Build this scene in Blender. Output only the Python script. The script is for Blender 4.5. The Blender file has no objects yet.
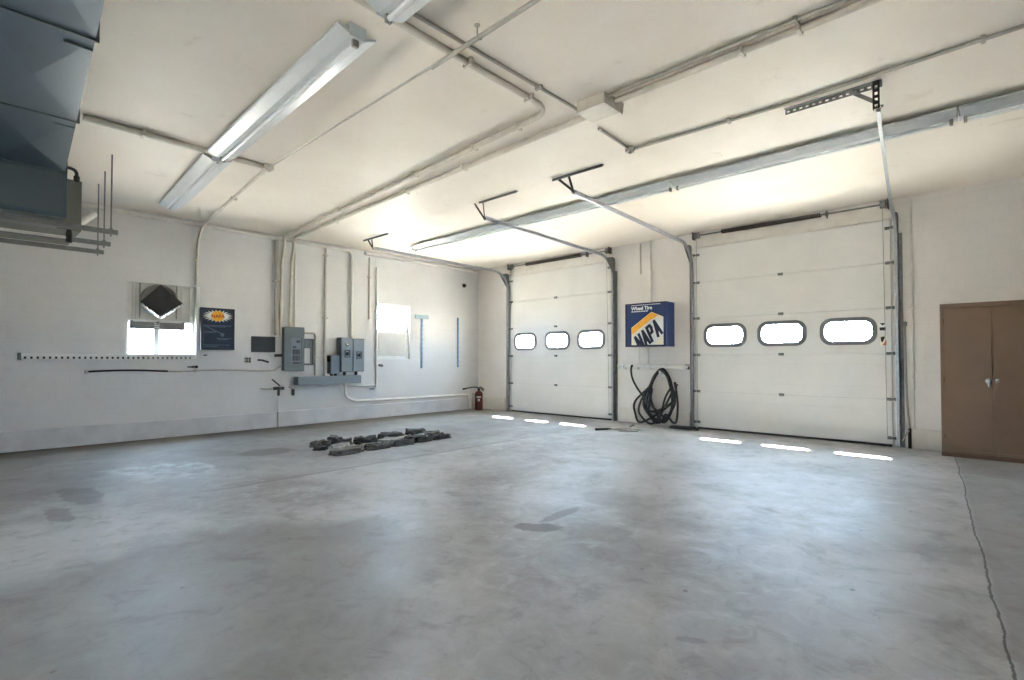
import bpy, bmesh, math, random
from mathutils import Vector, Matrix, noise
R = math.radians
D = bpy.data
SC = bpy.context.scene
COL = SC.collection

# ------------------------------------------------------------------ camera
cd = D.cameras.new('camera'); cam = D.objects.new('camera', cd); COL.objects.link(cam)
cd.sensor_width = 36.0; cd.lens = 514.0 / 1024 * 36
cam.location = (0, 0, 1.2)
cam.rotation_euler = (R(90 + 1.1064), 0, R(42.862))
cd.shift_y = 9.74 / 1024
cd.clip_start = 0.05
SC.camera = cam

# ------------------------------------------------------------------ view, world, sun
SC.view_settings.view_transform = 'Standard'
SC.view_settings.look = 'None'
SC.view_settings.gamma = 1.0
SC.view_settings.use_curve_mapping = False
SC.view_settings.exposure = 0.0
SKY, SUN = 77.0, 350.0

w = D.worlds.new('daylight'); SC.world = w; w.use_nodes = True
nt = w.node_tree; nt.nodes.clear()
o_ = nt.nodes.new('ShaderNodeOutputWorld'); bg = nt.nodes.new('ShaderNodeBackground')
tc = nt.nodes.new('ShaderNodeTexCoord'); sp = nt.nodes.new('ShaderNodeSeparateXYZ')
mr = nt.nodes.new('ShaderNodeMapRange'); mx = nt.nodes.new('ShaderNodeMix'); mx.data_type = 'RGBA'
mr.inputs['From Min'].default_value = -0.04; mr.inputs['From Max'].default_value = 0.04
nt.links.new(tc.outputs['Generated'], sp.inputs[0]); nt.links.new(sp.outputs['Z'], mr.inputs['Value'])
nt.links.new(mr.outputs[0], mx.inputs[0])
mx.inputs[6].default_value = (1.5, 1.40, 1.26, 1)
mx.inputs[7].default_value = (0.58, 0.79, 1.06, 1)
nt.links.new(mx.outputs[2], bg.inputs[0]); nt.links.new(bg.outputs[0], o_.inputs[0])
bg.inputs[1].default_value = SKY

sl = D.lights.new('sun', 'SUN'); so = D.objects.new('sun', sl); COL.objects.link(so)
sl.energy = SUN; sl.angle = R(0.6); sl.color = (1.0, 0.95, 0.86)
so.rotation_euler = Vector((0.32, -1.07, -1.6)).to_track_quat('-Z', 'Y').to_euler()
so.location = (-4, 20, 20)

SC.cycles.use_denoising = True
SC.cycles.max_bounces = 12; SC.cycles.diffuse_bounces = 8; SC.cycles.glossy_bounces = 5
SC.cycles.transparent_max_bounces = 12
SC.cycles.sample_clamp_indirect = 0.0

# room
XL, XR, YB, YF, H = -9.343, 3.2, 8.825, -3.4, 3.438
random.seed(7)

# ------------------------------------------------------------------ materials
def lin(c):
    return tuple((v / 12.92 if v <= 0.04045 else ((v + 0.055) / 1.055) ** 2.4) for v in c)
def rgb(r, g, b): return lin((r / 255, g / 255, b / 255)) + (1,)
class NT:
    def __init__(s, name):
        s.m = D.materials.new(name); s.m.use_nodes = True; s.t = s.m.node_tree; s.t.nodes.clear()
        s.out = s.n('OutputMaterial'); s.b = s.n('BsdfPrincipled'); s.l(s.b.outputs[0], s.out.inputs[0])
    def n(s, k, **kw):
        x = s.t.nodes.new('ShaderNode' + k)
        for a, v in kw.items(): setattr(x, a, v)
        return x
    def l(s, a, b): s.t.links.new(a, b)
    def put(s, sock, v):
        if isinstance(v, bpy.types.NodeSocket): s.l(v, sock)
        else: sock.default_value = v
    def math(s, op, a, b=0.0, c=0.0):
        x = s.n('Math', operation=op); s.put(x.inputs[0], a); s.put(x.inputs[1], b)
        if op in ('MULTIPLY_ADD', 'SMOOTH_MIN', 'COMPARE'): s.put(x.inputs[2], c)
        return x.outputs[0]
    def ramp(s, v, lo, hi, smooth=True):
        x = s.n('MapRange', interpolation_type='SMOOTHSTEP' if smooth else 'LINEAR')
        s.put(x.inputs['Value'], v); x.inputs['From Min'].default_value = lo; x.inputs['From Max'].default_value = hi
        return x.outputs[0]
    def mix(s, f, a, b, blend='MIX'):
        x = s.n('Mix', data_type='RGBA', blend_type=blend); s.put(x.inputs[0], f); s.put(x.inputs[6], a); s.put(x.inputs[7], b)
        return x.outputs[2]
    def fmix(s, f, a, b):
        x = s.n('Mix', data_type='FLOAT'); s.put(x.inputs[0], f); s.put(x.inputs[2], a); s.put(x.inputs[3], b)
        return x.outputs[0]
    def coord(s): return s.n('TexCoord').outputs['Object']
    def noise(s, vec, scale, detail=4, rough=0.55, dist=0.0):
        x = s.n('TexNoise'); s.l(vec, x.inputs['Vector'])
        x.inputs['Scale'].default_value = scale; x.inputs['Detail'].default_value = detail
        x.inputs['Roughness'].default_value = rough; x.inputs['Distortion'].default_value = dist
        return x.outputs['Fac']
    def bump(s, h, strength=0.3, dist=0.01):
        x = s.n('Bump'); x.inputs['Strength'].default_value = strength; x.inputs['Distance'].default_value = dist
        s.l(h, x.inputs['Height']); s.l(x.outputs[0], s.b.inputs['Normal'])
def mat(name, col, rough=0.5, metal=0.0, var=0.08, scale=6.0, bump=0.0, bscale=60.0, spec=0.5):
    g = NT(name); v = g.coord(); n = g.noise(v, scale)
    dark = tuple(c * (1 - var * 2) for c in col[:3]) + (1,)
    g.l(g.mix(g.ramp(n, 0.3, 0.72), dark, col), g.b.inputs['Base Color'])
    g.l(g.fmix(n, max(0.02, rough - 0.07), min(1, rough + 0.07)), g.b.inputs['Roughness'])
    g.b.inputs['Metallic'].default_value = metal
    g.b.inputs['Specular IOR Level'].default_value = spec
    if bump: g.bump(g.noise(v, bscale, 3), bump, 0.004)
    return g.m

def block_mat(name, axis, base):
    g = NT(name); v = g.coord(); sep = g.n('SeparateXYZ'); g.l(v, sep.inputs[0])
    cmb = g.n('CombineXYZ'); g.l(sep.outputs[axis], cmb.inputs[0]); g.l(sep.outputs['Z'], cmb.inputs[1])
    br = g.n('TexBrick', offset=0.5); g.l(cmb.outputs[0], br.inputs['Vector'])
    br.inputs['Scale'].default_value = 1.0; br.inputs['Brick Width'].default_value = 0.42; br.inputs['Row Height'].default_value = 0.21
    br.inputs['Mortar Size'].default_value = 0.006; br.inputs['Mortar Smooth'].default_value = 0.6
    n1 = g.noise(v, 1.1, 4); n2 = g.noise(v, 7, 5); n3 = g.noise(v, 45, 3)
    c = g.mix(g.ramp(n1, 0.35, 0.7), tuple(x * 0.93 for x in base[:3]) + (1,), base)
    c = g.mix(g.math('MULTIPLY', g.ramp(n2, 0.56, 0.8), 0.18), c, rgb(176, 170, 158))
    c = g.mix(g.math('MULTIPLY', br.outputs['Fac'], 0.07), c, rgb(150, 150, 148))
    # rubbed grime low on the wall
    g.l(c, g.b.inputs['Base Color']); g.b.inputs['Roughness'].default_value = 0.55
    h = g.math('SUBTRACT', g.math('MULTIPLY', n3, 0.25), g.math('MULTIPLY', br.outputs['Fac'], 0.8))
    g.bump(h, 0.16, 0.006)
    return g.m

def floor_mat():
    g = NT('concrete_floor'); v = g.coord(); sep = g.n('SeparateXYZ'); g.l(v, sep.inputs[0]); X, Y = sep.outputs['X'], sep.outputs['Y']
    def wob(scale, amt, off=0):
        return g.math('MULTIPLY', g.math('SUBTRACT', g.noise(v, scale, 5, 0.6), 0.5), amt)
    n_big = g.noise(v, 0.55, 5, 0.6, 0.4); n_mid = g.noise(v, 1.9, 7, 0.66, 0.6); n_fine = g.noise(v, 22, 6, 0.65)
    base = g.mix(g.ramp(n_big, 0.36, 0.66), rgb(150, 147, 142), rgb(184, 183, 181))
    base = g.mix(g.math('MULTIPLY', g.ramp(n_mid, 0.52, 0.72), 0.55), base, rgb(188, 188, 189))
    base = g.mix(g.math('MULTIPLY', g.ramp(n_mid, 0.46, 0.3), 0.5), base, rgb(122, 119, 113))
    n_m2 = g.noise(v, 5.5, 8, 0.72, 0.9)
    base = g.mix(g.math('MULTIPLY', g.ramp(n_m2, 0.50, 0.66), 0.38), base, rgb(196, 197, 198))
    base = g.mix(g.math('MULTIPLY', g.ramp(n_m2, 0.47, 0.36), 0.34), base, rgb(112, 110, 105))
    base = g.mix(g.math('MULTIPLY', n_fine, 0.22), base, rgb(112, 110, 106))
    # slab joint on the right: a saw cut opened into a crack
    cx = g.math('MULTIPLY_ADD', g.math('SUBTRACT', Y, 8.14), -0.067, -0.306)
    cw = g.math('ADD', g.math('SUBTRACT', X, cx), g.math('ADD', wob(1.3, 0.07), wob(14, 0.022)))
    right = g.ramp(cw, -0.01, 0.03)
    base = g.mix(g.math('MULTIPLY', right, 0.45), base, rgb(120, 118, 116))
    crack = g.math('SUBTRACT', 1.0, g.ramp(g.math('ABSOLUTE', cw), 0.003, 0.008))
    # older, darker slab to the left of a trowelled joint
    lx = g.math('ADD', g.math('ADD', X, 5.22), wob(3.5, 0.05))
    left = g.math('ADD', g.math('MULTIPLY', g.math('SUBTRACT', 1.0, g.ramp(lx, -0.02, 0.03)), 0.4), g.math('MULTIPLY', g.math('SUBTRACT', 1.0, g.ramp(g.math('ADD', lx, wob(0.9, 1.4)), -1.6, 0.0)), 0.6))
    base = g.mix(g.math('MULTIPLY', left, 0.62), base, rgb(108, 106, 103))
    ljoint = g.math('MULTIPLY', g.math('SUBTRACT', 1.0, g.ramp(g.math('ABSOLUTE', lx), 0.008, 0.05)), g.math('MULTIPLY', g.ramp(Y, 1.2, 2.0), g.math('SUBTRACT', 1.0, g.ramp(Y, 5.2, 7.2))))
    base = g.mix(g.math('MULTIPLY', ljoint, 0.45), base, rgb(96, 94, 90))
    # grimy strip along the left wall
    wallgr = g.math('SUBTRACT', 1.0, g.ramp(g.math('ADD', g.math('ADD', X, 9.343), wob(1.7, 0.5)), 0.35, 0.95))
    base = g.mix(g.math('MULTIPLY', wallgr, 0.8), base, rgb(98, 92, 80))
    # stains
    def spot(cx, cy, rx, ry, rot, ns, na):
        ca, sa = math.cos(rot), math.sin(rot)
        dx = g.math('ADD', g.math('SUBTRACT', X, cx), wob(ns, na)); dy = g.math('ADD', g.math('SUBTRACT', Y, cy), wob(ns * 1.13, na))
        u = g.math('ADD', g.math('MULTIPLY', dx, ca / rx), g.math('MULTIPLY', dy, sa / rx))
        t = g.math('ADD', g.math('MULTIPLY', dy, ca / ry), g.math('MULTIPLY', dx, -sa / ry))
        r = g.math('SQRT', g.math('ADD', g.math('MULTIPLY', u, u), g.math('MULTIPLY', t, t)))
        return g.math('SUBTRACT', 1.0, g.ramp(r, 0.72, 1.0))
    for (cx_, cy_, rx, ry, rot, ns, na, k, col) in [
            (-2.38, 2.84, 0.22, 0.11, 0.6, 7, 0.17, 0.85, rgb(92, 91, 88)),
            (-2.45, 3.2, 0.06, 0.30, 0.05, 6, 0.10, 0.7, rgb(104, 102, 98)),
            (-2.42, 3.85, 0.30, 0.27, 0.2, 5, 0.16, 0.5, rgb(128, 125, 120)),
            (-2.02, 3.05, 0.28, 0.22, 0.2, 5, 0.30, 0.35, rgb(120, 112, 100)),
            (-1.6, 2.9, 0.32, 0.35, 0.2, 6, 0.34, 0.3, rgb(122, 119, 116)),
            (-5.9, 0.75, 0.5, 0.16, 0.1, 4, 0.25, 0.5, rgb(86, 84, 81)),
            (-5.3, 0.55, 0.35, 0.10, 0.1, 5, 0.2, 0.45, rgb(86, 84, 81)),
            (-6.9, 2.75, 0.30, 0.40, 0.0, 4, 0.3, 0.55, rgb(84, 80, 72)),
            (-7.4, 2.2, 0.7, 0.25, 0.5, 4, 0.35, 0.35, rgb(100, 97, 91)),
            (-0.95, 2.15, 0.07, 0.03, 0.5, 9, 0.06, 0.4, rgb(104, 103, 101)),
            (-2.9, 0.9, 1.3, 1.5, 0.3, 2, 0.8, 0.55, rgb(106, 102, 94))]:
        base = g.mix(g.math('MULTIPLY', spot(cx_, cy_, rx, ry, rot, ns, na), k), base, col)
    # bleached, scuffed patch
    for (cx_, cy_, rx, ry, k) in [(-6.55, 1.55, 0.75, 0.5, 0.5), (-3.9, 2.6, 0.5, 0.7, 0.35), (-1.5, 4.6, 0.8, 0.9, 0.3), (-3.6, 4.9, 0.9, 0.6, 0.3)]:
        m_ = g.math('MULTIPLY', spot(cx_, cy_, rx, ry, 0.3, 3, 0.7), g.ramp(g.noise(v, 5, 6, 0.7), 0.42, 0.62))
        base = g.mix(g.math('MULTIPLY', m_, k), base, rgb(196, 198, 202))
    # little drips
    vo = g.n('TexVoronoi'); g.l(v, vo.inputs['Vector']); vo.inputs['Scale'].default_value = 2.9
    sp_ = g.math('SUBTRACT', 1.0, g.ramp(g.math('ADD', vo.outputs['Distance'], wob(24, 0.05)), 0.03, 0.05))
    base = g.mix(g.math('MULTIPLY', sp_, 0.6), base, rgb(70, 67, 63))
    base = g.mix(g.math('MULTIPLY', crack, 0.85), base, rgb(38, 36, 34))
    g.l(base, g.b.inputs['Base Color'])
    ro = g.fmix(g.ramp(n_mid, 0.3, 0.7), 0.54, 0.40)
    ro = g.math('ADD', ro, g.math('MULTIPLY', n_fine, 0.10))
    ro = g.math('ADD', ro, g.math('MULTIPLY', right, 0.10))
    lane = g.math('MULTIPLY', g.ramp(g.math('ADD', X, wob(0.8, 1.6)), -4.2, -2.4), g.math('SUBTRACT', 1.0, right))
    ro = g.math('SUBTRACT', ro, g.math('MULTIPLY', lane, 0.04))
    ro = g.math('ADD', ro, g.math('MULTIPLY', g.math('SUBTRACT', 1.0, g.ramp(g.math('ADD', X, wob(0.8, 1.2)), -4.4, -2.6)), 0.12))
    g.l(ro, g.b.inputs['Roughness']); g.b.inputs['Specular IOR Level'].default_value = 0.5
    h = g.math('ADD', g.math('MULTIPLY', n_fine, 0.2), g.math('MULTIPLY', n_mid, 0.5))
    h = g.math('SUBTRACT', h, g.math('MULTIPLY', crack, 1.2))
    g.bump(h, 0.18, 0.02)
    return g.m

def ceil_mat():
    g = NT('ceiling_paint'); v = g.coord()
    n1 = g.noise(v, 0.45, 4, 0.55); n2 = g.noise(v, 3.5, 6, 0.65, 0.8)
    sep = g.n('SeparateXYZ'); g.l(v, sep.inputs[0])
    c = g.mix(g.ramp(n1, 0.32, 0.68), rgb(230, 221, 209), rgb(240, 233, 223))
    c = g.mix(g.math('MULTIPLY', g.ramp(n2, 0.60, 0.78), 0.35), c, rgb(172, 160, 138))
    g.l(c, g.b.inputs['Base Color']); g.b.inputs['Roughness'].default_value = 0.55; g.b.inputs['Specular IOR Level'].default_value = 0.35
    g.bump(g.noise(v, 1.3, 3), 0.12, 0.05)
    return g.m

def glass_mat():
    g = NT('window_glass'); g.t.nodes.remove(g.b)
    tr = g.n('BsdfTransparent'); gl = g.n('BsdfGlossy'); gl.inputs['Roughness'].default_value = 0.03
    lw = g.n('LayerWeight'); lw.inputs['Blend'].default_value = 0.5
    v = g.coord(); n = g.noise(v, 4)
    g.l(g.mix(n, (0.93, 0.96, 0.95, 1), (0.97, 0.98, 0.98, 1)), tr.inputs['Color'])
    ms = g.n('MixShader'); g.l(g.math('ADD', 0.035, g.math('MULTIPLY', g.math('POWER', lw.outputs['Facing'], 5.0), 0.9)), ms.inputs[0]); g.l(tr.outputs[0], ms.inputs[1]); g.l(gl.outputs[0], ms.inputs[2])
    g.l(ms.outputs[0], g.out.inputs[0])
    return g.m

M = dict(
    wall_l=block_mat('painted_block_side', 'Y', rgb(213, 213, 213)), wall_b=block_mat('painted_block_end', 'X', rgb(219, 215, 210)),
    curb=mat('painted_curb', rgb(206, 207, 211), 0.5, 0, 0.08, 3.0, 0.4, 25), floor=floor_mat(), ceil=ceil_mat(), glass=glass_mat(),
    trim=mat('white_trim_paint', rgb(226, 227, 226), 0.45, 0, 0.05), pipe=mat('cream_pipe_paint', rgb(216, 209, 196), 0.42, 0, 0.06),
    wpipe=mat('white_pipe_paint', rgb(222, 220, 215), 0.42, 0, 0.05), gpipe=mat('grey_pipe_paint', rgb(184, 179, 170), 0.5, 0, 0.06),
    door=mat('white_steel_panel', rgb(212, 210, 206), 0.42, 0, 0.035, 1.5), header=mat('header_board', rgb(216, 211, 203), 0.5, 0, 0.05),
    galv=mat('galvanised_steel', rgb(168, 173, 178), 0.36, 0.45, 0.12, 18), dgalv=mat('dull_galvanised_steel', rgb(128, 130, 130), 0.48, 0.35, 0.15, 14),
    duct=mat('duct_sheet_metal', rgb(74, 90, 102), 0.42, 0.35, 0.06, 2.5), furn=mat('furnace_casing', rgb(78, 88, 92), 0.5, 0.15, 0.06, 4),
    furnd=mat('furnace_side', rgb(112, 114, 106), 0.55, 0.1, 0.06, 4),
    black=mat('black_rubber', rgb(30, 30, 31), 0.5, 0, 0.1, 9), blackm=mat('black_metal', rgb(38, 37, 35), 0.45, 0.3, 0.1, 9),
    spring=mat('oiled_spring_steel', rgb(66, 60, 54), 0.5, 0.4, 0.2, 30), rust=mat('rusty_steel', rgb(96, 84, 72), 0.6, 0.4, 0.2, 20),
    panelg=mat('electrical_grey', rgb(98, 107, 109), 0.42, 0.1, 0.05, 8), panell=mat('light_panel_grey', rgb(122, 130, 136), 0.4, 0.15, 0.05, 8),
    breaker=mat('breaker_black', rgb(44, 50, 54), 0.4, 0, 0.1, 8), paper=mat('directory_paper', rgb(206, 204, 198), 0.8, 0, 0.04),
    monitor=mat('dark_cover', rgb(62, 70, 70), 0.4, 0, 0.05), light=mat('fixture_enamel', rgb(206, 211, 215), 0.3, 0, 0.04, 5),
    tube=mat('glass_tube', rgb(238, 242, 244), 0.12, 0, 0.02), socket=mat('lampholder', rgb(150, 148, 142), 0.4, 0, 0.05),
    cab=mat('brown_enamel', rgb(122, 98, 76), 0.42, 0, 0.05, 2.5), cabd=mat('brown_enamel_base', rgb(100, 76, 58), 0.5, 0, 0.06),
    chrome=mat('chrome', rgb(206, 206, 204), 0.18, 0.95, 0.04), blue=mat('sign_blue', rgb(10, 44, 96), 0.3, 0, 0.05, 4),
    navy=mat('sign_navy', rgb(16, 26, 62), 0.35, 0, 0.06), yellow=mat('sign_yellow', rgb(242, 176, 44), 0.4, 0, 0.08, 10),
    cream=mat('sign_cream', rgb(236, 228, 206), 0.4, 0, 0.06, 10), swhite=mat('sign_white', rgb(224, 226, 226), 0.4, 0, 0.04),
    red=mat('sign_red', rgb(176, 32, 30), 0.4, 0, 0.08), extred=mat('extinguisher_red', rgb(98, 22, 21), 0.3, 0, 0.1, 8),
    stripblue=mat('pale_blue_enamel', rgb(112, 150, 190), 0.4, 0, 0.06), stripcap=mat('grey_blue_cap', rgb(150, 172, 186), 0.45, 0, 0.06),
    foil=mat('crumpled_foil', rgb(214, 216, 214), 0.28, 0.8, 0.1, 20, 0.9, 30), fabric=mat('black_cover', rgb(40, 41, 43), 0.55, 0, 0.15, 10, 0.6, 24),
    hood=mat('hood_grey', rgb(150, 150, 148), 0.5, 0.3, 0.12, 12), ply=mat('painted_board', rgb(206, 205, 200), 0.5, 0, 0.05),
    stone=mat('dark_slab', rgb(104, 104, 102), 0.8, 0, 0.2, 9, 0.9, 30), stoned=mat('darker_slab', rgb(70, 70, 69), 0.8, 0, 0.2, 9, 0.9, 30),
    stonel=mat('dusty_slab', rgb(160, 160, 158), 0.85, 0, 0.14, 9, 0.9, 30), brass=mat('weathered_brass', rgb(120, 108, 84), 0.45, 0.7, 0.12),
    orange=mat('warning_orange', rgb(206, 104, 56), 0.5, 0, 0.05), poster=mat('poster_blue', rgb(22, 40, 64), 0.35, 0, 0.1, 5),
    posterp=mat('poster_print', rgb(96, 112, 128), 0.5, 0, 0.12, 20), pframe=mat('poster_frame', rgb(28, 36, 58), 0.35, 0, 0.06),
    frame=mat('grey_window_gasket', rgb(104, 106, 108), 0.45, 0, 0.05), roof=mat('added_eaves_board', rgb(170, 168, 162), 0.6, 0, 0.05),
)

# ------------------------------------------------------------------ builders
WORLD = {}
class MB:
    def __init__(s): s.bm = bmesh.new()
    def box(s, lo, hi, rot=None):
        lo, hi = Vector(lo), Vector(hi); c = (lo + hi) / 2; d = hi - lo
        r = bmesh.ops.create_cube(s.bm, size=1.0)
        m = Matrix.Translation(c) @ (rot.to_4x4() if rot else Matrix.Identity(4)) @ Matrix.Diagonal((d.x, d.y, d.z, 1))
        bmesh.ops.transform(s.bm, matrix=m, verts=r['verts']); return s
    def beam(s, p, q, wd, ht, up=(0, 0, 1)):
        p, q = Vector(p), Vector(q); d = q - p; y = d.normalized(); x = y.cross(Vector(up)).normalized(); z = x.cross(y)
        rot = Matrix((x, y, z)).transposed(); c = (p + q) / 2; h = Vector((wd, d.length, ht)) / 2
        return s.box(c - h, c + h, rot)
    def cyl(s, p, q, r, r2=None, seg=14):
        p, q = Vector(p), Vector(q); d = q - p
        x = bmesh.ops.create_cone(s.bm, cap_ends=True, segments=seg, radius1=r, radius2=r if r2 is None else r2, depth=d.length)
        m = Matrix.Translation((p + q) / 2) @ d.to_track_quat('Z', 'Y').to_matrix().to_4x4()
        bmesh.ops.transform(s.bm, matrix=m, verts=x['verts']); return s
    def lathe(s, origin, axis, prof, seg=20):
        o = Vector(origin); q = Vector(axis).to_track_quat('Z', 'Y'); rings = []
        for (r, z) in prof:
            rings.append([s.bm.verts.new(o + q @ Vector((max(r, 1e-4) * math.cos(2 * math.pi * i / seg), max(r, 1e-4) * math.sin(2 * math.pi * i / seg), z))) for i in range(seg)])
        for a, b in zip(rings, rings[1:]):
            for i in range(seg): s.bm.faces.new((a[i], a[(i + 1) % seg], b[(i + 1) % seg], b[i]))
        s.bm.faces.new(rings[0][::-1]); s.bm.faces.new(rings[-1]); return s
    def sweep(s, path, prof, side=None, closed=False):
        P = [Vector(p) for p in path]; n = len(P); rings = []; prev = None
        for i in range(n):
            if closed: t = (P[(i + 1) % n] - P[i - 1])
            else: t = P[min(i + 1, n - 1)] - P[max(i - 1, 0)]
            t = t.normalized() if t.length > 1e-9 else Vector((0, 0, 1))
            if prev is None:
                a = Vector(side) if side else (Vector((0, 0, 1)) if abs(t.z) < 0.9 else Vector((1, 0, 0)))
            else: a = prev
            x = a - t * a.dot(t); x = x.normalized() if x.length > 1e-6 else t.orthogonal().normalized(); prev = x
            y = t.cross(x)
            rings.append([s.bm.verts.new(P[i] + x * u + y * v) for (u, v) in prof])
        k = len(prof); pairs = list(zip(rings, rings[1:])) + ([(rings[-1], rings[0])] if closed else [])
        for a, b in pairs:
            for i in range(k): s.bm.faces.new((a[i], a[(i + 1) % k], b[(i + 1) % k], b[i]))
        if not closed: s.bm.faces.new(rings[0][::-1]); s.bm.faces.new(rings[-1])
        return s
    def tube(s, path, r, bend=0.0, seg=10, closed=False):
        if bend: path = fillet(path, bend)
        return s.sweep(path, [(r * math.cos(2 * math.pi * i / seg), r * math.sin(2 * math.pi * i / seg)) for i in range(seg)], None, closed)
    def plate(s, outer, holes, f, depth):
        """flat plate with holes: 2-D loops mapped by f(u, v, w) with w from 0 to depth"""
        b = bmesh.new(); edges = []
        for lp in [outer] + holes:
            vs = [b.verts.new((u, v, 0)) for u, v in lp]
            edges += [b.edges.new((vs[i], vs[(i + 1) % len(vs)])) for i in range(len(vs))]
        bmesh.ops.triangle_fill(b, use_beauty=True, use_dissolve=False, edges=edges)
        tris = [[(vv.co.x, vv.co.y) for vv in fc.verts] for fc in b.faces]; b.free()
        key = {}
        def V(u, v, wv):
            k = (round(u, 6), round(v, 6), wv)
            if k not in key: key[k] = s.bm.verts.new(f(u, v, wv))
            return key[k]
        for t in tris:
            s.bm.faces.new([V(u, v, 0) for u, v in t]); s.bm.faces.new([V(u, v, depth) for u, v in t[::-1]])
        for lp in [outer] + holes:
            for i in range(len(lp)):
                a, c = lp[i], lp[(i + 1) % len(lp)]
                try: s.bm.faces.new((V(*a, 0), V(*c, 0), V(*c, depth), V(*a, depth)))
                except ValueError: pass
        return s
    def text(s, string, size, f, depth=0.004, shear=0.0, xs=1.0, bold=0.0):
        cu = D.curves.new('lettering', 'FONT'); cu.body = string; cu.size = size; cu.shear = shear; cu.offset = bold
        cu.align_x = 'CENTER'; cu.align_y = 'CENTER'; cu.resolution_u = 3
        ob = D.objects.new('lettering', cu); COL.objects.link(ob)
        me = D.meshes.new_from_object(ob.evaluated_get(bpy.context.evaluated_depsgraph_get()))
        D.objects.remove(ob); D.curves.remove(cu)
        polys = [[me.vertices[i].co.copy() for i in p.vertices] for p in me.polygons]; D.meshes.remove(me)
        for p in polys:
            a = [s.bm.verts.new(f(c.x * xs, c.y, depth)) for c in p]
            s.bm.faces.new(a)
        return s
    def build(s, name, material, parent=None, smooth=False, bevel=0.0, loc=None, label=None):
        bm = s.bm
        bmesh.ops.remove_doubles(bm, verts=bm.verts, dist=1e-5)
        bmesh.ops.recalc_face_normals(bm, faces=bm.faces)
        xs = [v.co for v in bm.verts]
        if parent is not None: off = WORLD[parent.name]
        elif loc is not None: off = Vector(loc)
        else:
            lo = Vector((min(c.x for c in xs), min(c.y for c in xs), min(c.z for c in xs)))
            hi = Vector((max(c.x for c in xs), max(c.y for c in xs), max(c.z for c in xs)))
            off = Vector(((lo.x + hi.x) / 2, (lo.y + hi.y) / 2, lo.z))
        for v in bm.verts: v.co -= off
        me = D.meshes.new(name); bm.to_mesh(me); bm.free(); me.materials.append(material)
        if smooth:
            me.polygons.foreach_set('use_smooth', [True] * len(me.polygons))
            me.set_sharp_from_angle(angle=R(38))
        o = D.objects.new(name, me); COL.objects.link(o)
        if parent is not None: o.parent = parent; WORLD[o.name] = off.copy()
        else: o.location = off; WORLD[o.name] = off.copy()
        if bevel:
            b = o.modifiers.new('bevel', 'BEVEL'); b.width = bevel; b.segments = 2; b.limit_method = 'ANGLE'; b.angle_limit = R(40)
        if label: o['label'] = label
        return o

def fillet(path, rad, n=6):
    P = [Vector(p) for p in path]; out = [P[0]]
    for i in range(1, len(P) - 1):
        a, b, c = P[i - 1], P[i], P[i + 1]
        d1 = (a - b); d2 = (c - b); r = min(rad, d1.length * 0.49, d2.length * 0.49)
        p, q = b + d1.normalized() * r, b + d2.normalized() * r
        for k in range(n + 1):
            t = k / n; out.append(p * (1 - t) ** 2 + b * 2 * t * (1 - t) + q * t ** 2)
    out.append(P[-1]); return out
def stadium(cx, cy, wd, ht, r, n=7):
    pts = []
    for (sx, sy, a0) in ((1, 1, 0), (-1, 1, 90), (-1, -1, 180), (1, -1, 270)):
        for k in range(n + 1):
            a = R(a0 + 90 * k / n); pts.append((cx + sx * (wd / 2 - r) + r * math.cos(a), cy + sy * (ht / 2 - r) + r * math.sin(a)))
    return pts
def rect(x0, y0, x1, y1): return [(x0, y0), (x1, y0), (x1, y1), (x0, y1)]
def tag(o, label, cat, group=None, kind=None):
    o['label'] = label; o['category'] = cat
    if group: o['group'] = group
    if kind: o['kind'] = kind
    return o
def thing(name, label, cat, loc, group=None, kind=None):
    o = D.objects.new(name, None); COL.objects.link(o); o.location = loc; o.empty_display_size = 0.1
    WORLD[o.name] = Vector(loc); return tag(o, label, cat, group, kind)
FL = lambda x: (lambda u, v, w_: Vector((x + w_, u, v)))          # on the left wall, w out into the room
FB = lambda y: (lambda u, v, w_: Vector((u, y - w_, v)))          # on the end wall
def quick(fn, name, m, label, cat, group=None, smooth=False, bevel=0.0):
    b = MB(); fn(b); return tag(b.build(name, M[m], smooth=smooth, bevel=bevel), label, cat, group)

# ------------------------------------------------------------------ the room shell
def struct(o, label, cat): return tag(o, label, cat, kind='structure')
T = 0.2
W1 = (1.69, 1.262, 2.592, 2.362)      # window openings on the left wall: y0 z0 y1 z1
W2 = (5.94, 1.20, 6.755, 2.365)
D1 = (-8.19, -5.48); D2 = (-3.75, -0.985); DZ = 3.15
b = MB(); b.box((XL - T, YF - T, -0.12), (XR + T, YB + T, 0)); struct(b.build('floor', M['floor'], loc=(0, 0, 0)), 'worn grey concrete floor with a crack and stains', 'floor')
b = MB(); b.box((XL - T, YF - T, H), (XR + T, YB + T, H + 0.12)); struct(b.build('ceiling', M['ceil'], loc=(0, 0, 0)), 'cream painted flat ceiling', 'ceiling')
b = MB(); b.plate(rect(YF - T, 0, YB + T, H), [rect(*W1), rect(*W2)], FL(XL), -T)
struct(b.build('wall_left', M['wall_l'], loc=(0, 0, 0)), 'white painted concrete block wall with two windows', 'wall')
b = MB(); b.plate(rect(XL, 0, XR, H), [rect(D1[0] + 0.09, 0.0005, D1[1] - 0.09, DZ - 0.08), rect(D2[0] + 0.09, 0.0005, D2[1] - 0.09, DZ - 0.08)], FB(YB), -T)
struct(b.build('wall_back', M['wall_b'], loc=(0, 0, 0)), 'cream painted block wall holding the two overhead doors', 'wall')
FILL_HOLES = [rect(-3.3, 0.9, -2.4, 2.0)]  # added opening in the unseen wall, for fill light on the doors
b = MB(); b.plate(rect(XL, 0, XR, H), FILL_HOLES, FB(YF), T)
struct(b.build('wall_front', M['wall_b'], loc=(0, 0, 0)), 'painted block wall behind the viewer with an added fill window', 'wall')
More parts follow.
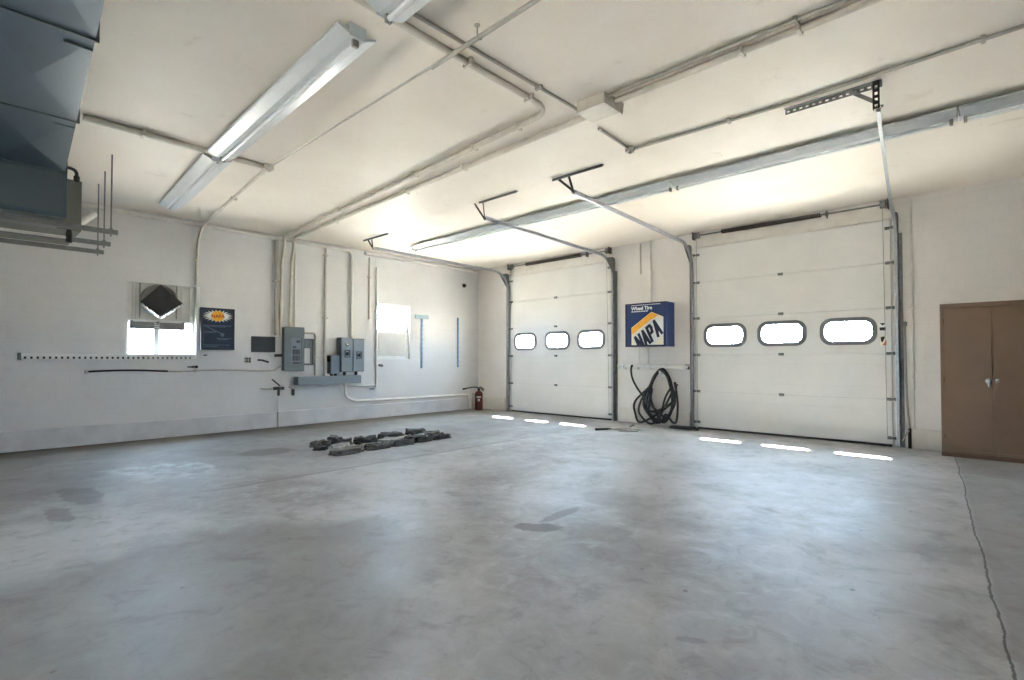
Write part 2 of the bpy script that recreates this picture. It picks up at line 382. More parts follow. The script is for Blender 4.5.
b = MB(); b.plate(rect(YF - T, 0, YB + T, H), [], FL(XR), T)
struct(b.build('wall_right', M['wall_l'], loc=(0, 0, 0)), 'painted block wall on the far right side', 'wall')
b = MB(); b.box((XL - 0.9, YF - 0.6, H + 0.12), (XR + 0.6, YB + 0.3, H + 0.2))  # out of view; overhang added to keep the sun off the left windows
struct(b.build('added_eaves', M['roof']), 'unseen roof overhang added to shade the side wall windows', 'trim')

def curb(name, pieces, mt, label):
    b = MB()
    for lo, hi in pieces: b.box(lo, hi)
    return struct(b.build(name, mt, bevel=0.006), label, 'baseboard')
curb('baseboard_left', [((XL - 0.001, YF, 0), (XL + 0.045, YB, 0.272))], M['curb'], 'bluish white painted footing ledge along the left wall')
curb('baseboard_back', [((XL + 0.045, YB - 0.035, 0), (D1[0] - 0.2, YB + 0.001, 0.30)), ((D1[1] + 0.17, YB - 0.035, 0), (D2[0] - 0.13, YB + 0.001, 0.275)),
                        ((D2[1] + 0.17, YB - 0.035, 0), (XR, YB + 0.001, 0.262))], M['header'], 'low cream footing ledge along the end wall')
def header(name, x0, x1, label):
    b = MB(); b.box((x0 - 0.02, YB - 0.018, DZ + 0.005), (x1 + 0.02, YB + 0.001, H - 0.02)); b.box((x0, YB - 0.03, DZ + 0.004), (x1, YB, DZ + 0.03))
    struct(b.build(name, M['header'], bevel=0.003), label, 'trim')
header('trim_1', *D1, 'flat header board above the door nearest the corner')
header('trim_2', *D2, 'flat header board above the door nearest the brown cabinet')

# window with the exhaust fan
r1 = thing('window_1', 'window with a boarded top half and bright lower panes', 'window', (XL - 0.1, 2.14, W1[1]), kind='structure')
y0, z0, y1, z1 = W1; zs = 1.81; xg = XL - 0.10
MB().plate(rect(y0, z0, y1, zs), [rect(y0 + 0.035, z0 + 0.03, 2.045, zs - 0.035), rect(2.115, z0 + 0.03, y1 - 0.05, zs - 0.035)], FL(xg), 0.04).build('sash', M['trim'], r1, bevel=0.003)
for a, c in ((y0 + 0.03, 2.065), (2.095, y1 - 0.045)):
    MB().box((xg + 0.015, a, z0 + 0.025), (xg + 0.021, c, zs - 0.03)).build('glass_pane', M['glass'], r1)
MB().box((xg, y0, zs), (xg + 0.02, y1, z1)).build('board_panel', M['ply'], r1)
b = MB()
for ya, yb_ in ((y0 + 0.075, y0 + 0.10), (y0 + 0.12, y0 + 0.15), (2.40, 2.425), (2.52, 2.56)): b.box((xg + 0.018, ya, zs), (xg + 0.045, yb_, z1))
b.build('board_batten', M['ply'], r1, bevel=0.002)
b = MB(); b.box((XL - 0.16, y0, z0 - 0.0005), (XL + 0.025, y1 + 0.03, z0 + 0.018)); b.build('sill', M['trim'], r1, bevel=0.004)
b = MB(); b.box((XL - 0.002, y1 - 0.002, z0), (XL + 0.016, y1 + 0.05, z1 + 0.01)); b.build('side_casing', M['trim'], r1, bevel=0.003)
# second window
r2 = thing('window_2', 'window with bright upper pane over a white lower panel', 'window', (XL - 0.1, 6.35, W2[1]), kind='structure')
y0, z0, y1, z1 = W2; zm = 1.80
MB().plate(rect(y0, zm, y1, z1), [rect(y0 + 0.03, zm + 0.03, y1 - 0.05, z1 - 0.03)], FL(xg), 0.04).build('sash', M['trim'], r2, bevel=0.003)
MB().box((xg + 0.015, y0 + 0.025, zm + 0.025), (xg + 0.021, y1 - 0.045, z1 - 0.025)).build('glass_pane', M['glass'], r2)
MB().box((xg, y0, z0), (xg + 0.05, y1, zm)).build('lower_panel', M['trim'], r2, bevel=0.003)
MB().box((xg + 0.049, y0 + 0.06, z0 + 0.08), (xg + 0.062, y1 - 0.09, zm - 0.03)).build('panel_board', M['ply'], r2, bevel=0.003)
MB().box((XL - 0.15, y0, z0 - 0.0005), (XL + 0.01, y1, z0 + 0.015)).build('sill', M['trim'], r2, bevel=0.003)
# unseen window added behind the viewer to let in fill daylight
for k, h in enumerate(FILL_HOLES):
    (x0, za), (x1, zb) = h[0], h[2]
    r = thing('window_%d' % (k + 3), 'plain window added behind the viewer for fill light', 'window', ((x0 + x1) / 2, YF - 0.1, za), kind='structure')
    n = 3 if k == 0 else 2; ww = (x1 - x0) / n
    MB().plate(rect(x0, za, x1, zb), [rect(x0 + ww * i + 0.05, za + 0.05, x0 + ww * (i + 1) - 0.05, zb - 0.05) for i in range(n)], FB(YF - 0.08), 0.05).build('sash', M['trim'], r)
    for i in range(n): MB().box((x0 + ww * i + 0.04, YF - 0.108, za + 0.04), (x0 + ww * (i + 1) - 0.04, YF - 0.102, zb - 0.04)).build('glass_pane', M['glass'], r)

# ------------------------------------------------------------------ overhead doors
SEC = [0.03, 0.652, 1.285, 1.92, 2.545, DZ]
def overhead_door(name, x0, x1, wins, ww, hx, label, stickers):
    r = thing(name, label, 'garage door', ((x0 + x1) / 2, YB, 0), kind='structure')
    f = FB(YB + 0.012); th = 0.05
    for i in range(5):
        za, zb = SEC[i] + 0.0025, SEC[i + 1] - 0.0025
        holes = [stadium(c, 1.612, ww, 0.365, 0.13) for c in wins] if i == 2 else []
        b = MB(); b.plate(rect(x0, za, x1, zb), holes, f, th)
        if i < 4: b.box((x0, YB - 0.02, zb - 0.004), (x1, YB + 0.0, zb + 0.02))
        p = b.build('panel', M['door'], r, bevel=0.004)
        for c in (wins if i == 2 else ()):
            MB().plate(stadium(c, 1.612, ww + 0.045, 0.40, 0.155), [stadium(c, 1.612, ww - 0.075, 0.285, 0.11)], FB(YB - 0.036), 0.014).build('window_frame', M['frame'], p, bevel=0.003)
            MB().plate(stadium(c, 1.612, ww - 0.03, 0.335, 0.115), [], FB(YB - 0.02), 0.006).build('glass_pane', M['glass'], p)
        # faint pressed rib
        b = MB()
        for zz in (za + 0.155, zb - 0.155):
            if not holes: b.box((x0 + 0.06, YB - 0.0395, zz - 0.004), (x1 - 0.06, YB - 0.036, zz + 0.004))
        if not holes: b.build('pressed_rib', M['door'], p, bevel=0.0015)
    for i in range(1, 5):
        b = MB(); z = SEC[i]; b.box((hx - 0.035, YB - 0.052, z - 0.022), (hx + 0.035, YB - 0.036, z + 0.022)); b.cyl((hx - 0.036, YB - 0.054, z), (hx + 0.036, YB - 0.054, z), 0.011, seg=8)
        b.build('center_hinge', M['dgalv'], r)
    for sx, xe in ((1, x0), (-1, x1)):
        for i, z in enumerate((0.12, SEC[1], SEC[2], SEC[3], SEC[4], DZ - 0.12)):
            b = MB(); xa, xb = sorted((xe + sx * 0.008, xe + sx * 0.062)); b.box((xa, YB - 0.046, z - 0.022), (xb, YB - 0.036, z + 0.022))
            b.cyl((xe - sx * 0.02, YB - 0.06, z), (xe + sx * 0.06, YB - 0.06, z), 0.012, seg=8); b.cyl((xe - sx * 0.04, YB - 0.06, z), (xe - sx * 0.018, YB - 0.06, z), 0.022, seg=10)
            b.build('roller_hinge', M['dgalv'], r)
    MB().box((x0 + 0.01, YB - 0.05, 0.0), (x1 - 0.01, YB + 0.012, 0.032)).build('bottom_seal', M['black'], r, bevel=0.006)
    if stickers:
        b = MB(); b.plate(rect(-1.125, 1.60, -1.045, 1.72), [], FB(YB - 0.0375), 0.002); s = b.build('warning_label', M['swhite'], r, label='black and white warning label')
        b = MB(); b.plate([(-1.118, 1.712), (-1.052, 1.712), (-1.085, 1.676)], [], FB(YB - 0.039), 0.002); b.plate(rect(-1.12, 1.608, -1.05, 1.652), [], FB(YB - 0.039), 0.002); b.build('warning_print', M['blackm'], s)
        b = MB(); b.plate(rect(-1.115, 1.40, -1.04, 1.53), [], FB(YB - 0.0375), 0.002); s = b.build('warning_label', M['cream'], r, label='orange and black warning label')
        MB().plate([(-1.09, 1.402), (-1.042, 1.402), (-1.042, 1.48)], [], FB(YB - 0.039), 0.002).build('warning_corner', M['orange'], s)
        b = MB(); b.plate([(-1.11, 1.52), (-1.06, 1.525), (-1.07, 1.48), (-1.09, 1.44), (-1.105, 1.46)], [], FB(YB - 0.039), 0.002); b.build('warning_print', M['blackm'], s)
    return r
overhead_door('door_1', *D1, [-7.744, -6.825, -5.955], 0.635, -6.859, 'white overhead door with three windows, nearest the room corner', False)
overhead_door('door_2', *D2, [-3.263, -2.385, -1.501], 0.665, -2.39, 'white overhead door with warning labels, nearest the brown cabinet', True)

def track(x, xr, yr, zr, side, label, boost=1.0):
    """side = +1 when the door lies toward +x"""
    r = thing('door_track', label, 'door track', (x, YB, 0), 'curved steel tracks of the overhead doors')
    yv = YB - 0.06
    path = [Vector((x, yv, 0.01)), Vector((x, yv, 2.78))]
    R0 = 0.44
    for k in range(1, 13):
        a = R(90 * k / 12); path.append(Vector((x, yv - R0 * (1 - math.cos(a)), 2.78 + (R0 + 0.0) * math.sin(a))))
    e0 = path[-1]; path.append(Vector((xr, yr, zr)))
    w_, t_ = 0.052 * boost, 0.004
    prof = [(-w_ / 2, 0), (w_ / 2, 0), (w_ / 2, 0.028), (w_ / 2 - t_, 0.028), (w_ / 2 - t_, t_), (-w_ / 2 + t_, t_), (-w_ / 2 + t_, 0.028), (-w_ / 2, 0.028)]
    prof = [(v * (-side), u) for u, v in prof]
    MB().sweep(path[:2] + path[2:14], prof, side=(1, 0, 0)).build('vertical_rail', M['galv'], r)
    MB().sweep([e0 + (path[-1] - e0) * 0.0, path[-1]], prof, side=(1, 0, 0)).build('horizontal_rail', M['galv'], r)
    xa = x - side * 0.035
    b = MB(); b.box((min(xa, xa - side * 0.004), YB - 0.10, 0.0), (max(xa, xa - side * 0.004), YB, 2.95)); b.box((min(xa, xa - side * 0.045), YB - 0.006, 0), (max(xa, xa - side * 0.045), YB + 0.0005, 2.95))
    b.build('wall_angle', M['dgalv'], r)
    for z in (0.35, 1.0, 1.65, 2.3, 2.8):
        b = MB(); b.box((min(xa, x), YB - 0.085, z - 0.03), (max(xa, x), YB - 0.04, z + 0.03)); b.cyl((xa - side * 0.012, YB - 0.07, z), (xa + side * 0.02, YB - 0.07, z), 0.012, seg=8); b.build('jamb_bracket', M['dgalv'], r)
    b = MB(); zz = 2.95; b.plate([(YB - 0.34, 3.17), (YB - 0.02, 2.80), (YB - 0.02, 3.2), (YB - 0.1, 3.22)], [], lambda u, v, w2: Vector((xa + w2 * -side, u, v)), 0.004); b.build('flag_bracket', M['dgalv'], r)
    return r
track(-8.235, -8.29, 5.16, 3.262, 1, 'steel door track nearest the room corner')
track(-5.435, -5.37, 5.2, 3.268, -1, 'steel door track just left of the big blue sign')
track(-3.80, -3.70, 5.09, 3.262, 1, 'steel door track just right of the hanging hose')
track(-0.935, -0.655, 5.1, 3.262, -1, 'steel door track nearest the brown cabinet', 1.15)

def hanger(xa, xb, y, xt, yt, zt, slotted, label, brace_from):
    r = thing('track_hanger', label, 'bracket', ((xa + xb) / 2, y, H), 'ceiling hangers holding the door tracks')
    mt = M['dgalv']
    if slotted:
        n = int((xb - xa) / 0.05); b = MB()
        b.plate(rect(xa, H - 0.045, xb, H), [rect(xa + 0.05 * i + 0.012, H - 0.03, xa + 0.05 * i + 0.036, H - 0.015) for i in range(n)], FB(y), 0.004); b.box((xa, y - 0.045, H - 0.004), (xb, y, H))
        b.build('ceiling_angle', mt, r)
        b = MB(); m_ = int((H - zt + 0.06) / 0.05)
        b.plate(rect(xt - 0.02, zt - 0.05, xt + 0.028, H), [rect(xt - 0.006, zt - 0.04 + 0.05 * i, xt + 0.014, zt - 0.016 + 0.05 * i) for i in range(m_)], FB(y - 0.045), 0.004); b.box((xt - 0.02, y - 0.045, zt - 0.05), (xt - 0.016, y, H))
        b.build('drop_angle', M['blackm'], r)
    else:
        b = MB(); b.box((xa, y - 0.02, H - 0.005), (xb, y + 0.02, H)); b.box((xa, y - 0.02, H - 0.03), (xb, y - 0.016, H)); b.build('ceiling_angle', mt, r)
        MB().beam((xt, y - 0.01, H - 0.002), (xt, yt, zt - 0.03), 0.03, 0.006, (0, 1, 0)).build('drop_angle', M['blackm'], r)
    MB().beam((brace_from, y - 0.01, H - 0.01), (xt, yt - 0.012, zt + (0.03 if slotted else 0.0)), 0.03, 0.006, (0, 1, 0)).build('brace', M['blackm'] if not slotted else mt, r)
    MB().cyl((xt - 0.03, yt, zt), (xt + 0.04, yt, zt), 0.012, seg=8).build('bolt', M['chrome'], r)
hanger(-8.56, -7.75, 5.15, -8.29, 5.17, 3.262, False, 'ceiling hanger bracket closest to the left wall', -8.42)
hanger(-5.27, -4.55, 5.01, -5.37, 5.21, 3.268, False, 'ceiling hanger bracket of the track left of the blue sign', -5.2)
hanger(-3.94, -3.21, 5.0, -3.70, 5.1, 3.262, False, 'ceiling hanger bracket with two short struts above the hose', -3.86)
hanger(-1.31, -0.60, 5.02, -0.64, 5.08, 3.262, True, 'perforated angle hanger bracket at the track nearest the cabinet', -0.82)

def torsion(x0, x1, sa, sb, xc, z, label):
    r = thing('torsion_spring_bar', label, 'door spring', ((x0 + x1) / 2, YB - 0.06, z), 'spring bars over the doors'); y = YB - 0.075
    MB().cyl((x0, y, z), (x1, y, z), 0.013, seg=10).build('shaft', M['dgalv'], r, True)
    b = MB(); n = int((sb - sa) / 0.022); path = [(sa + (sb - sa) * i / (n * 8), y + 0.03 * math.cos(i * math.pi / 4), z + 0.03 * math.sin(i * math.pi / 4)) for i in range(n * 8 + 1)]
    b.tube(path, 0.0085, seg=5); b.build('coil_spring', M['spring'], r, True)
    MB().plate([(xc - 0.045, z - 0.2), (xc + 0.045, z - 0.2), (xc + 0.035, z + 0.035), (xc - 0.035, z + 0.035)], [], FB(YB - 0.016), 0.006).build('mounting_pad', M['header'], r)
    b = MB(); b.box((xc - 0.004, y - 0.03, z - 0.06), (xc + 0.004, YB - 0.02, z + 0.045)); b.cyl((xc - 0.02, y, z), (xc + 0.02, y, z), 0.03); b.build('center_bracket', M['dgalv'], r)
    for xe, s in ((x0, 1), (x1, -1)):
        b = MB(); b.box((xe - 0.003, y - 0.07, z - 0.07), (xe + 0.003, YB, z + 0.06)); b.build('bearing_plate', M['rust'], r)
        b = MB(); b.lathe((xe + s * 0.02, y, z), (s, 0, 0), [(0.02, 0), (0.062, 0.004), (0.058, 0.012), (0.05, 0.05), (0.058, 0.07), (0.02, 0.075)], 18); b.build('cable_drum', M['dgalv'], r, True)
        MB().cyl((xe + s * 0.06, y - 0.04, z - 0.03), (xe + s * 0.045, YB - 0.062, 0.15), 0.003, seg=5).build('lift_cable', M['dgalv'], r)
torsion(-8.2, -5.47, -7.69, -6.17, -6.02, 3.365, 'spring bar above the door nearest the room corner')
torsion(-3.77, -1.0, -3.29, -1.82, -1.74, 3.365, 'spring bar above the door nearest the brown cabinet')

# ------------------------------------------------------------------ ceiling: lights
def fixture(x0, x1, y0, y1, tube, label, zb=3.325):
    """batten from (x0, y0) to (x1, y1) under the ceiling"""
    r = thing('fluorescent_light', label, 'ceiling light', ((x0 + x1) / 2, (y0 + y1) / 2, H), 'bare strip lights on the ceiling')
    a, c = Vector((x0, y0, 0)), Vector((x1, y1, 0)); side = Vector((0, 1, 0))
    def ext(prof, name, m, p0=a, p1=c, par=r):
        b = MB(); rings = [[b.bm.verts.new(q + side * u + Vector((0, 0, v))) for u, v in prof] for q in (p0, p1)]; k = len(prof)
        for i in range(k): b.bm.faces.new((rings[0][i], rings[0][(i + 1) % k], rings[1][(i + 1) % k], rings[1][i]))
        b.bm.faces.new(rings[0][::-1]); b.bm.faces.new(rings[1]); return b.build(name, M[m], par)
    ext([(-0.06, H), (0.06, H), (0.06, 3.385), (0.045, 3.365), (-0.045, 3.365), (-0.06, 3.385)], 'housing', 'light')
    ext([(-0.045, 3.366), (-0.14, 3.405), (-0.142, 3.392), (-0.135, 3.385), (-0.05, 3.352), (0.05, 3.352), (0.135, 3.385), (0.142, 3.392), (0.14, 3.405), (0.045, 3.366)], 'reflector', 'light')
    d = (c - a).normalized()
    if tube:
        n = 1
        MB().cyl(a + d * 0.05 + Vector((0, 0, zb)), c - d * 0.05 + Vector((0, 0, zb)), 0.019, seg=12).build('tube', M['tube'], r, True)
        for q in (a + d * 0.035, c - d * 0.035): 
            b = MB(); b.box(q + Vector((-0.012, -0.022, zb - 0.022)), q + Vector((0.012, 0.022, 3.355))); b.build('lampholder', M['socket'], r, bevel=0.003)
    else: ext([(-0.028, 3.353), (0.028, 3.353), (0.012, zb), (-0.012, zb)], 'cover_ridge', 'light')
    for q, s in ((a, -1), (c, 1)):
        b = MB(); b.box(q + Vector((-0.006, -0.062, 3.345)), q + Vector((0.006, 0.062, H))); b.build('end_cap', M['light'], r, bevel=0.002)
fixture(-3.07, -5.98, 1.79, 1.885, True, 'strip light with one bare tube, running from the duct side toward the wall')
fixture(-6.115, -8.52, 1.89, 2.03, False, 'strip light with no tube, ending above the wall with the fan')
fixture(-0.1, -2.76, 1.70, 1.80, True, 'strip light cut off by the top edge of the photo')
for i, (xa, nm) in enumerate(((-8.2, 'first strip light of the long row over the doors, by the left wall'), (-5.52, 'second strip light of the long row over the doors, crossed by two door tracks'),
                              (-2.84, 'third strip light of the long row over the doors, above the right-hand door'), (-0.16, 'last strip light of the long row over the doors, leaving the photo'))):
    ya = 6.06 - 0.006 * i; fixture(xa, xa + 2.655, ya, ya - 0.01, True, nm)

# ------------------------------------------------------------------ ceiling and wall conduit
def conduit(path, r, mt, label, straps=(), bend=0.16, strap_axis='ceil', group='painted conduit runs'):
    P = [Vector(p) for p in path]; t = thing('conduit', label, 'conduit', P[0], group)
    MB().tube(P, r, bend).build('pipe', M[mt], t, True)
    for s in straps:
        b = MB(); x, y, z = s[:3]; ax = s[3]
        if ax == 'hang':
            b.tube([(x, y - 0.02, H), (x, y - 0.02, z), (x, y, z - r - 0.004), (x, y + 0.022, z)], 0.006, 0.015, 6); b.cyl((x, y - 0.02, H), (x, y - 0.02, H - 0.006), 0.02); b.build('hanger_hook', M[mt], t); continue
        dx, dy, dz = {'x': (0.012, r + 0.022, r + 0.003), 'y': (r + 0.022, 0.012, r + 0.003), 'zl': (r + 0.003, r + 0.022, 0.012), 'zb': (r + 0.022, r + 0.003, 0.012)}[ax]
        b.box((x - dx, y - dy, z - dz), (x + dx, y + dy, z + dz)); b.build('strap', M[mt], t, bevel=0.004)
    return t
zc = H - 0.026
conduit([(-6.02, 0.74, H - 0.03), (-6.05, 2.36, H - 0.03)], 0.031, 'pipe', 'cream pipe crossing under the strip light, from the duct', [(-6.03, 1.2, H - 0.03, 'y')])
conduit([(-6.05, 2.40, H - 0.016), (-9.252, 2.70, H - 0.016), (-9.252, 2.61, H - 0.2), (-9.318, 2.60, H - 0.38), (-9.318, 2.588, 2.40)], 0.02, 'pipe', 'thin cream pipe dropping down beside the fan window', [(-7.6, 2.553, H - 0.018, 'x'), (-9.318, 2.588, 2.8, 'zl')], 0.08)
conduit([(-6.05, 2.40, H - 0.030), (-3.0, 2.36, H - 0.064)], 0.009, 'gpipe', 'thinnest wire-like line along the ceiling beside the strip lights', [])
conduit([(-3.0, 2.36, H - 0.072), (0.5, 2.29, H - 0.072)], 0.016, 'gpipe', 'thin grey pipe leaving through the top edge of the photo', [(-2.48, 2.35, H - 0.072, 'hang'), (-0.4, 2.308, H - 0.072, 'hang')])
quick(lambda b: (b.box((-6.10, 2.34, H - 0.06), (-6.0, 2.44, H)), b.cyl((-6.05, 2.39, H - 0.06), (-6.05, 2.39, H - 0.075), 0.035)), 'junction_box', 'pipe', 'small cream junction box where the duct pipe meets the wire', 'junction box', bevel=0.004)
conduit([(-2.80, 1.2, zc), (-2.83, 3.56, zc), (-9.245, 3.955, zc), (-9.245, 3.955, 3.22), (-9.313, 3.945, 3.02), (-9.313, 3.925, 1.62)], 0.025, 'pipe', 'cream pipe with a wide bend on the ceiling, running to the panels',
        [(-2.815, 2.55, zc, 'y'), (-2.825, 3.25, zc, 'y'), (-3.25, 3.586, zc, 'x'), (-3.9, 3.626, zc, 'x'), (-5.0, 3.693, zc, 'x'), (-7.0, 3.816, zc, 'x')], 0.22)
conduit([(-2.55, 3.86, zc), (-9.243, 4.13, zc), (-9.243, 4.125, 3.22), (-9.311, 4.115, 3.02), (-9.311, 4.10, 1.784)], 0.027, 'pipe', 'cream pipe from the ceiling box, turning down into the open breaker panel',
        [(-4.4, 3.934, zc, 'x'), (-5.6, 3.982, zc, 'x'), (-7.6, 4.062, zc, 'x')], 0.18)
conduit([(-2.69, 1.87, H - 0.012), (-2.66, 3.72, H - 0.012)], 0.013, 'gpipe', 'thin dark pipe running straight into the ceiling box', [(-2.67, 3.2, H - 0.012, 'y')])
def cbox(b):
    b.box((-2.60, 3.63, 3.345), (-2.32, 3.87, H))
t = thing('ceiling_box', 'cream ceiling junction box where the pipes meet', 'junction box', (-2.46, 3.77, H)); b = MB(); cbox(b); b.build('housing', M['pipe'], t, bevel=0.004)
MB().box((-2.603, 3.627, 3.340), (-2.317, 3.873, 3.346)).build('cover', M['pipe'], t, bevel=0.002)
MB().plate([(3.72, H), (3.93, H), (3.90, H - 0.11)], [], lambda u, v, w_: Vector((-2.315 + w_, u, v)), 0.005).build('bent_flap', M['pipe'], t)
conduit([(-2.36, 3.70, H - 0.013), (2.0, 3.715, H - 0.013)], 0.013, 'gpipe', 'thinner of the twin pipes running right from the ceiling box', [(-0.9, 3.706, H - 0.013, 'x')])
conduit([(-2.36, 3.80, zc), (2.0, 3.80, zc)], 0.024, 'pipe', 'thicker of the twin pipes running right from the ceiling box', [(-0.9, 3.80, zc, 'x'), (-1.27, 3.80, zc, 'x')])
conduit([(-2.73, 4.17, H - 0.014), (-2.755, 4.78, H - 0.014)], 0.013, 'gpipe', 'short thin pipe on the ceiling below the ceiling box')
quick(lambda b: (b.cyl((-2.755, 4.80, H), (-2.755, 4.80, H - 0.045), 0.05, 0.045), b.cyl((-2.755, 4.80, H - 0.045), (-2.755, 4.80, H - 0.06), 0.02)), 'conduit_elbow', 'gpipe', 'round grey fitting where the short pipe turns toward the hanger', 'pipe fitting', smooth=True)
conduit([(-2.755, 4.82, H - 0.014), (-1.3, 4.87, H - 0.014), (1.8, 4.73, H - 0.014)], 0.0145, 'gpipe', 'thin grey pipe running along the perforated hanger', [(-1.75, 4.852, H - 0.014, 'x'), (0.0, 4.81, H - 0.014, 'x')], 0.05)
# along the head of the left wall
xw = XL + 0.034
conduit([(xw, -2.5, 3.372), (xw, 5.33, 3.372), (xw, 5.33, 1.63)], 0.031, 'wpipe', 'white pipe along the wall top, turning down to the twin grey boxes', [(xw, 1.6, 3.372, 'x'), (xw, 3.1, 3.372, 'x'), (xw, 4.8, 3.372, 'x')], 0.13)
conduit([(xw, 5.62, 3.372), (xw, 8.8, 3.372)], 0.035, 'wpipe', 'white pipe along the wall top ending at the room corner', [(xw, 6.6, 3.372, 'x')])
def drop(y, r, za, zb, mt, label, st=()):
    x = XL + r + 0.002; conduit([(x, y, za), (x, y, zb)], r, mt, label, [(x, y, s, 'zl') for s in st])
drop(3.845, 0.032, 1.63, 3.338, 'gpipe', 'thick grey pipe on the wall just above the dark flat screen', (2.6,))
drop(4.19, 0.018, 1.784, 3.338, 'wpipe', 'thin white pipe entering the right side of the breaker panel', (2.7,))
drop(4.775, 0.024, 0.93, 3.338, 'gpipe', 'grey pipe dropping to the metal trough, left of the twin boxes', (2.0, 3.2))
drop(5.735, 0.014, 2.03, 3.3, 'gpipe', 'short thin pipe left of the bright window', (2.9,))
drop(5.905, 0.022, 0.64, 3.12, 'wpipe', 'white pipe running down past the bright window edge', (2.2, 1.4))
conduit([(XL + 0.1, 5.15, 0.74), (XL + 0.1, 5.17, 0.47), (XL + 0.075, 5.4, 0.37), (XL + 0.075, 8.42, 0.352), (XL + 0.075, 8.455, 0.02)], 0.028, 'wpipe', 'white pipe from the trough along the wall foot to the corner', [(XL + 0.075, 6.4, 0.366, 'x'), (XL + 0.075, 7.7, 0.356, 'x')], 0.09)
conduit([(XL + 0.10, 8.56, 0.0), (XL + 0.10, 8.56, 0.34), (XL + 0.02, 8.62, 0.36)], 0.026, 'gpipe', 'short grey stub pipe standing beside the fire extinguisher', (), 0.05)
conduit([(XL + 0.03, 5.2, 0.672), (XL + 0.03, 5.90, 0.672)], 0.014, 'wpipe', 'thin level pipe right of the metal trough', ())
conduit([(XL + 0.024, 4.36, 1.70), (XL + 0.024, 4.585, 1.70), (XL + 0.024, 4.585, 0.9)], 0.022, 'gpipe', 'grey pipe looping from the breaker panel down to the trough', [(XL + 0.024, 4.585, 1.25, 'zl')], 0.06)
quick(lambda b: b.cyl((XL - 0.001, 8.35, 3.0), (XL + 0.03, 8.35, 3.0), 0.045, seg=18), 'pipe_stub', 'blackm', 'round black stub high on the wall near the corner', 'pipe stub', smooth=True)
quick(lambda b: (b.cyl((XL - 0.001, 5.98, 1.085), (XL + 0.05, 5.98, 1.085), 0.016), b.cyl((XL + 0.05, 5.96, 1.085), (XL + 0.05, 6.03, 1.085), 0.026), b.box((XL + 0.04, 6.0, 1.05), (XL + 0.06, 6.05, 1.09))), 'wall_tap', 'dgalv', 'small metal tap on the wall below the bright window', 'tap', bevel=0.003)
quick(lambda b: (b.cyl((XL - 0.001, 5.80, 0.60), (XL + 0.04, 5.80, 0.60), 0.014), b.box((XL + 0.03, 5.75, 0.585), (XL + 0.055, 5.85, 0.615))), 'pipe_clamp', 'dgalv', 'small clamp hanging at the end of the thin level pipe', 'clamp', bevel=0.003)

# ------------------------------------------------------------------ things on the left wall
# exhaust fan
t = thing('exhaust_fan', 'round exhaust fan under a black diamond cover, in the window top', 'fan', (XL - 0.08, 2.1, 1.8)); cy, cz = 2.105, 2.115
b = MB(); b.lathe((XL - 0.08, cy, cz), (1, 0, 0), [(0.23, 0), (0.245, 0.0), (0.245, 0.07), (0.238, 0.08), (0.22, 0.08), (0.21, 0.02)], 40); b.build('ring', M['hood'], t, True)
def cover():
    b = MB(); n = 12; g = {}
    A = [Vector((0, 2.10, 2.355)), Vector((0, 2.40, 2.085)), Vector((0, 2.095, 1.865)), Vector((0, 1.84, 2.065))]   # top right bottom left
    for i in range(n + 1):
        for j in range(n + 1):
            u, v = i / n, j / n
            p = A[0] * (1 - u) * (1 - v) + A[1] * u * (1 - v) + A[2] * u * v + A[3] * (1 - u) * v
            k = (u * (1 - u) * v * (1 - v)) ** 0.5 * 4
            p.x = XL + 0.03 + 0.03 * k + 0.012 * noise.noise(p * 9)
            g[i, j] = b.bm.verts.new(p)
    for i in range(n):
        for j in range(n): b.bm.faces.new((g[i, j], g[i + 1, j], g[i + 1, j + 1], g[i, j + 1]))
    e = bmesh.ops.solidify(b.bm, geom=list(b.bm.faces), thickness=0.012)
    return b
cover().build('cover', M['fabric'], t, True)
def foil():
    b = MB(); n = 16
    for (p, q, wd) in ((Vector((0, 1.845, 2.055)), Vector((0, 2.10, 1.84)), 0.035), (Vector((0, 2.10, 1.84)), Vector((0, 2.395, 2.075)), 0.05)):
        rows = []
        for i in range(n + 1):
            c = p.lerp(q, i / n); j = noise.noise(c * 30) * 0.015
            ins = Vector((0, 2.10 - c.y, 2.1 - c.z)).normalized()
            rows.append([b.bm.verts.new(c + Vector((XL + 0.025 + j, 0, 0)) - ins * (wd * 0.5 + j)), b.bm.verts.new(c + Vector((XL + 0.06 + j, 0, 0))), b.bm.verts.new(c + ins * 0.012 + Vector((XL + 0.045, 0, 0)))])
        for a, c in zip(rows, rows[1:]):
            for k in range(2): b.bm.faces.new((a[k], a[k + 1], c[k + 1], c[k]))
    bmesh.ops.solidify(b.bm, geom=list(b.bm.faces), thickness=0.004); return b
foil().build('foil_edge', M['foil'], t)
b = MB()
for yy in (1.86, 2.34): b.box((XL - 0.085, yy - 0.008, 1.84), (XL - 0.06, yy + 0.008, 2.36))
b.cyl((XL - 0.085, cy, cz), (XL + 0.035, cy, cz), 0.06, seg=16); b.build('motor_mount', M['hood'], t)
b = MB(); b.box((XL - 0.09, 1.735, 1.665), (XL - 0.07, 2.462, 1.795))
for i in range(4): b.box((XL - 0.072, 1.75, 1.672 + 0.03 * i), (XL - 0.055, 2.45, 1.684 + 0.03 * i))
for yy in (1.76, 2.09, 2.43): b.cyl((XL - 0.07, yy, 1.77), (XL - 0.045, yy, 1.77), 0.022, seg=10)
b.build('lower_shutter', M['hood'], t)

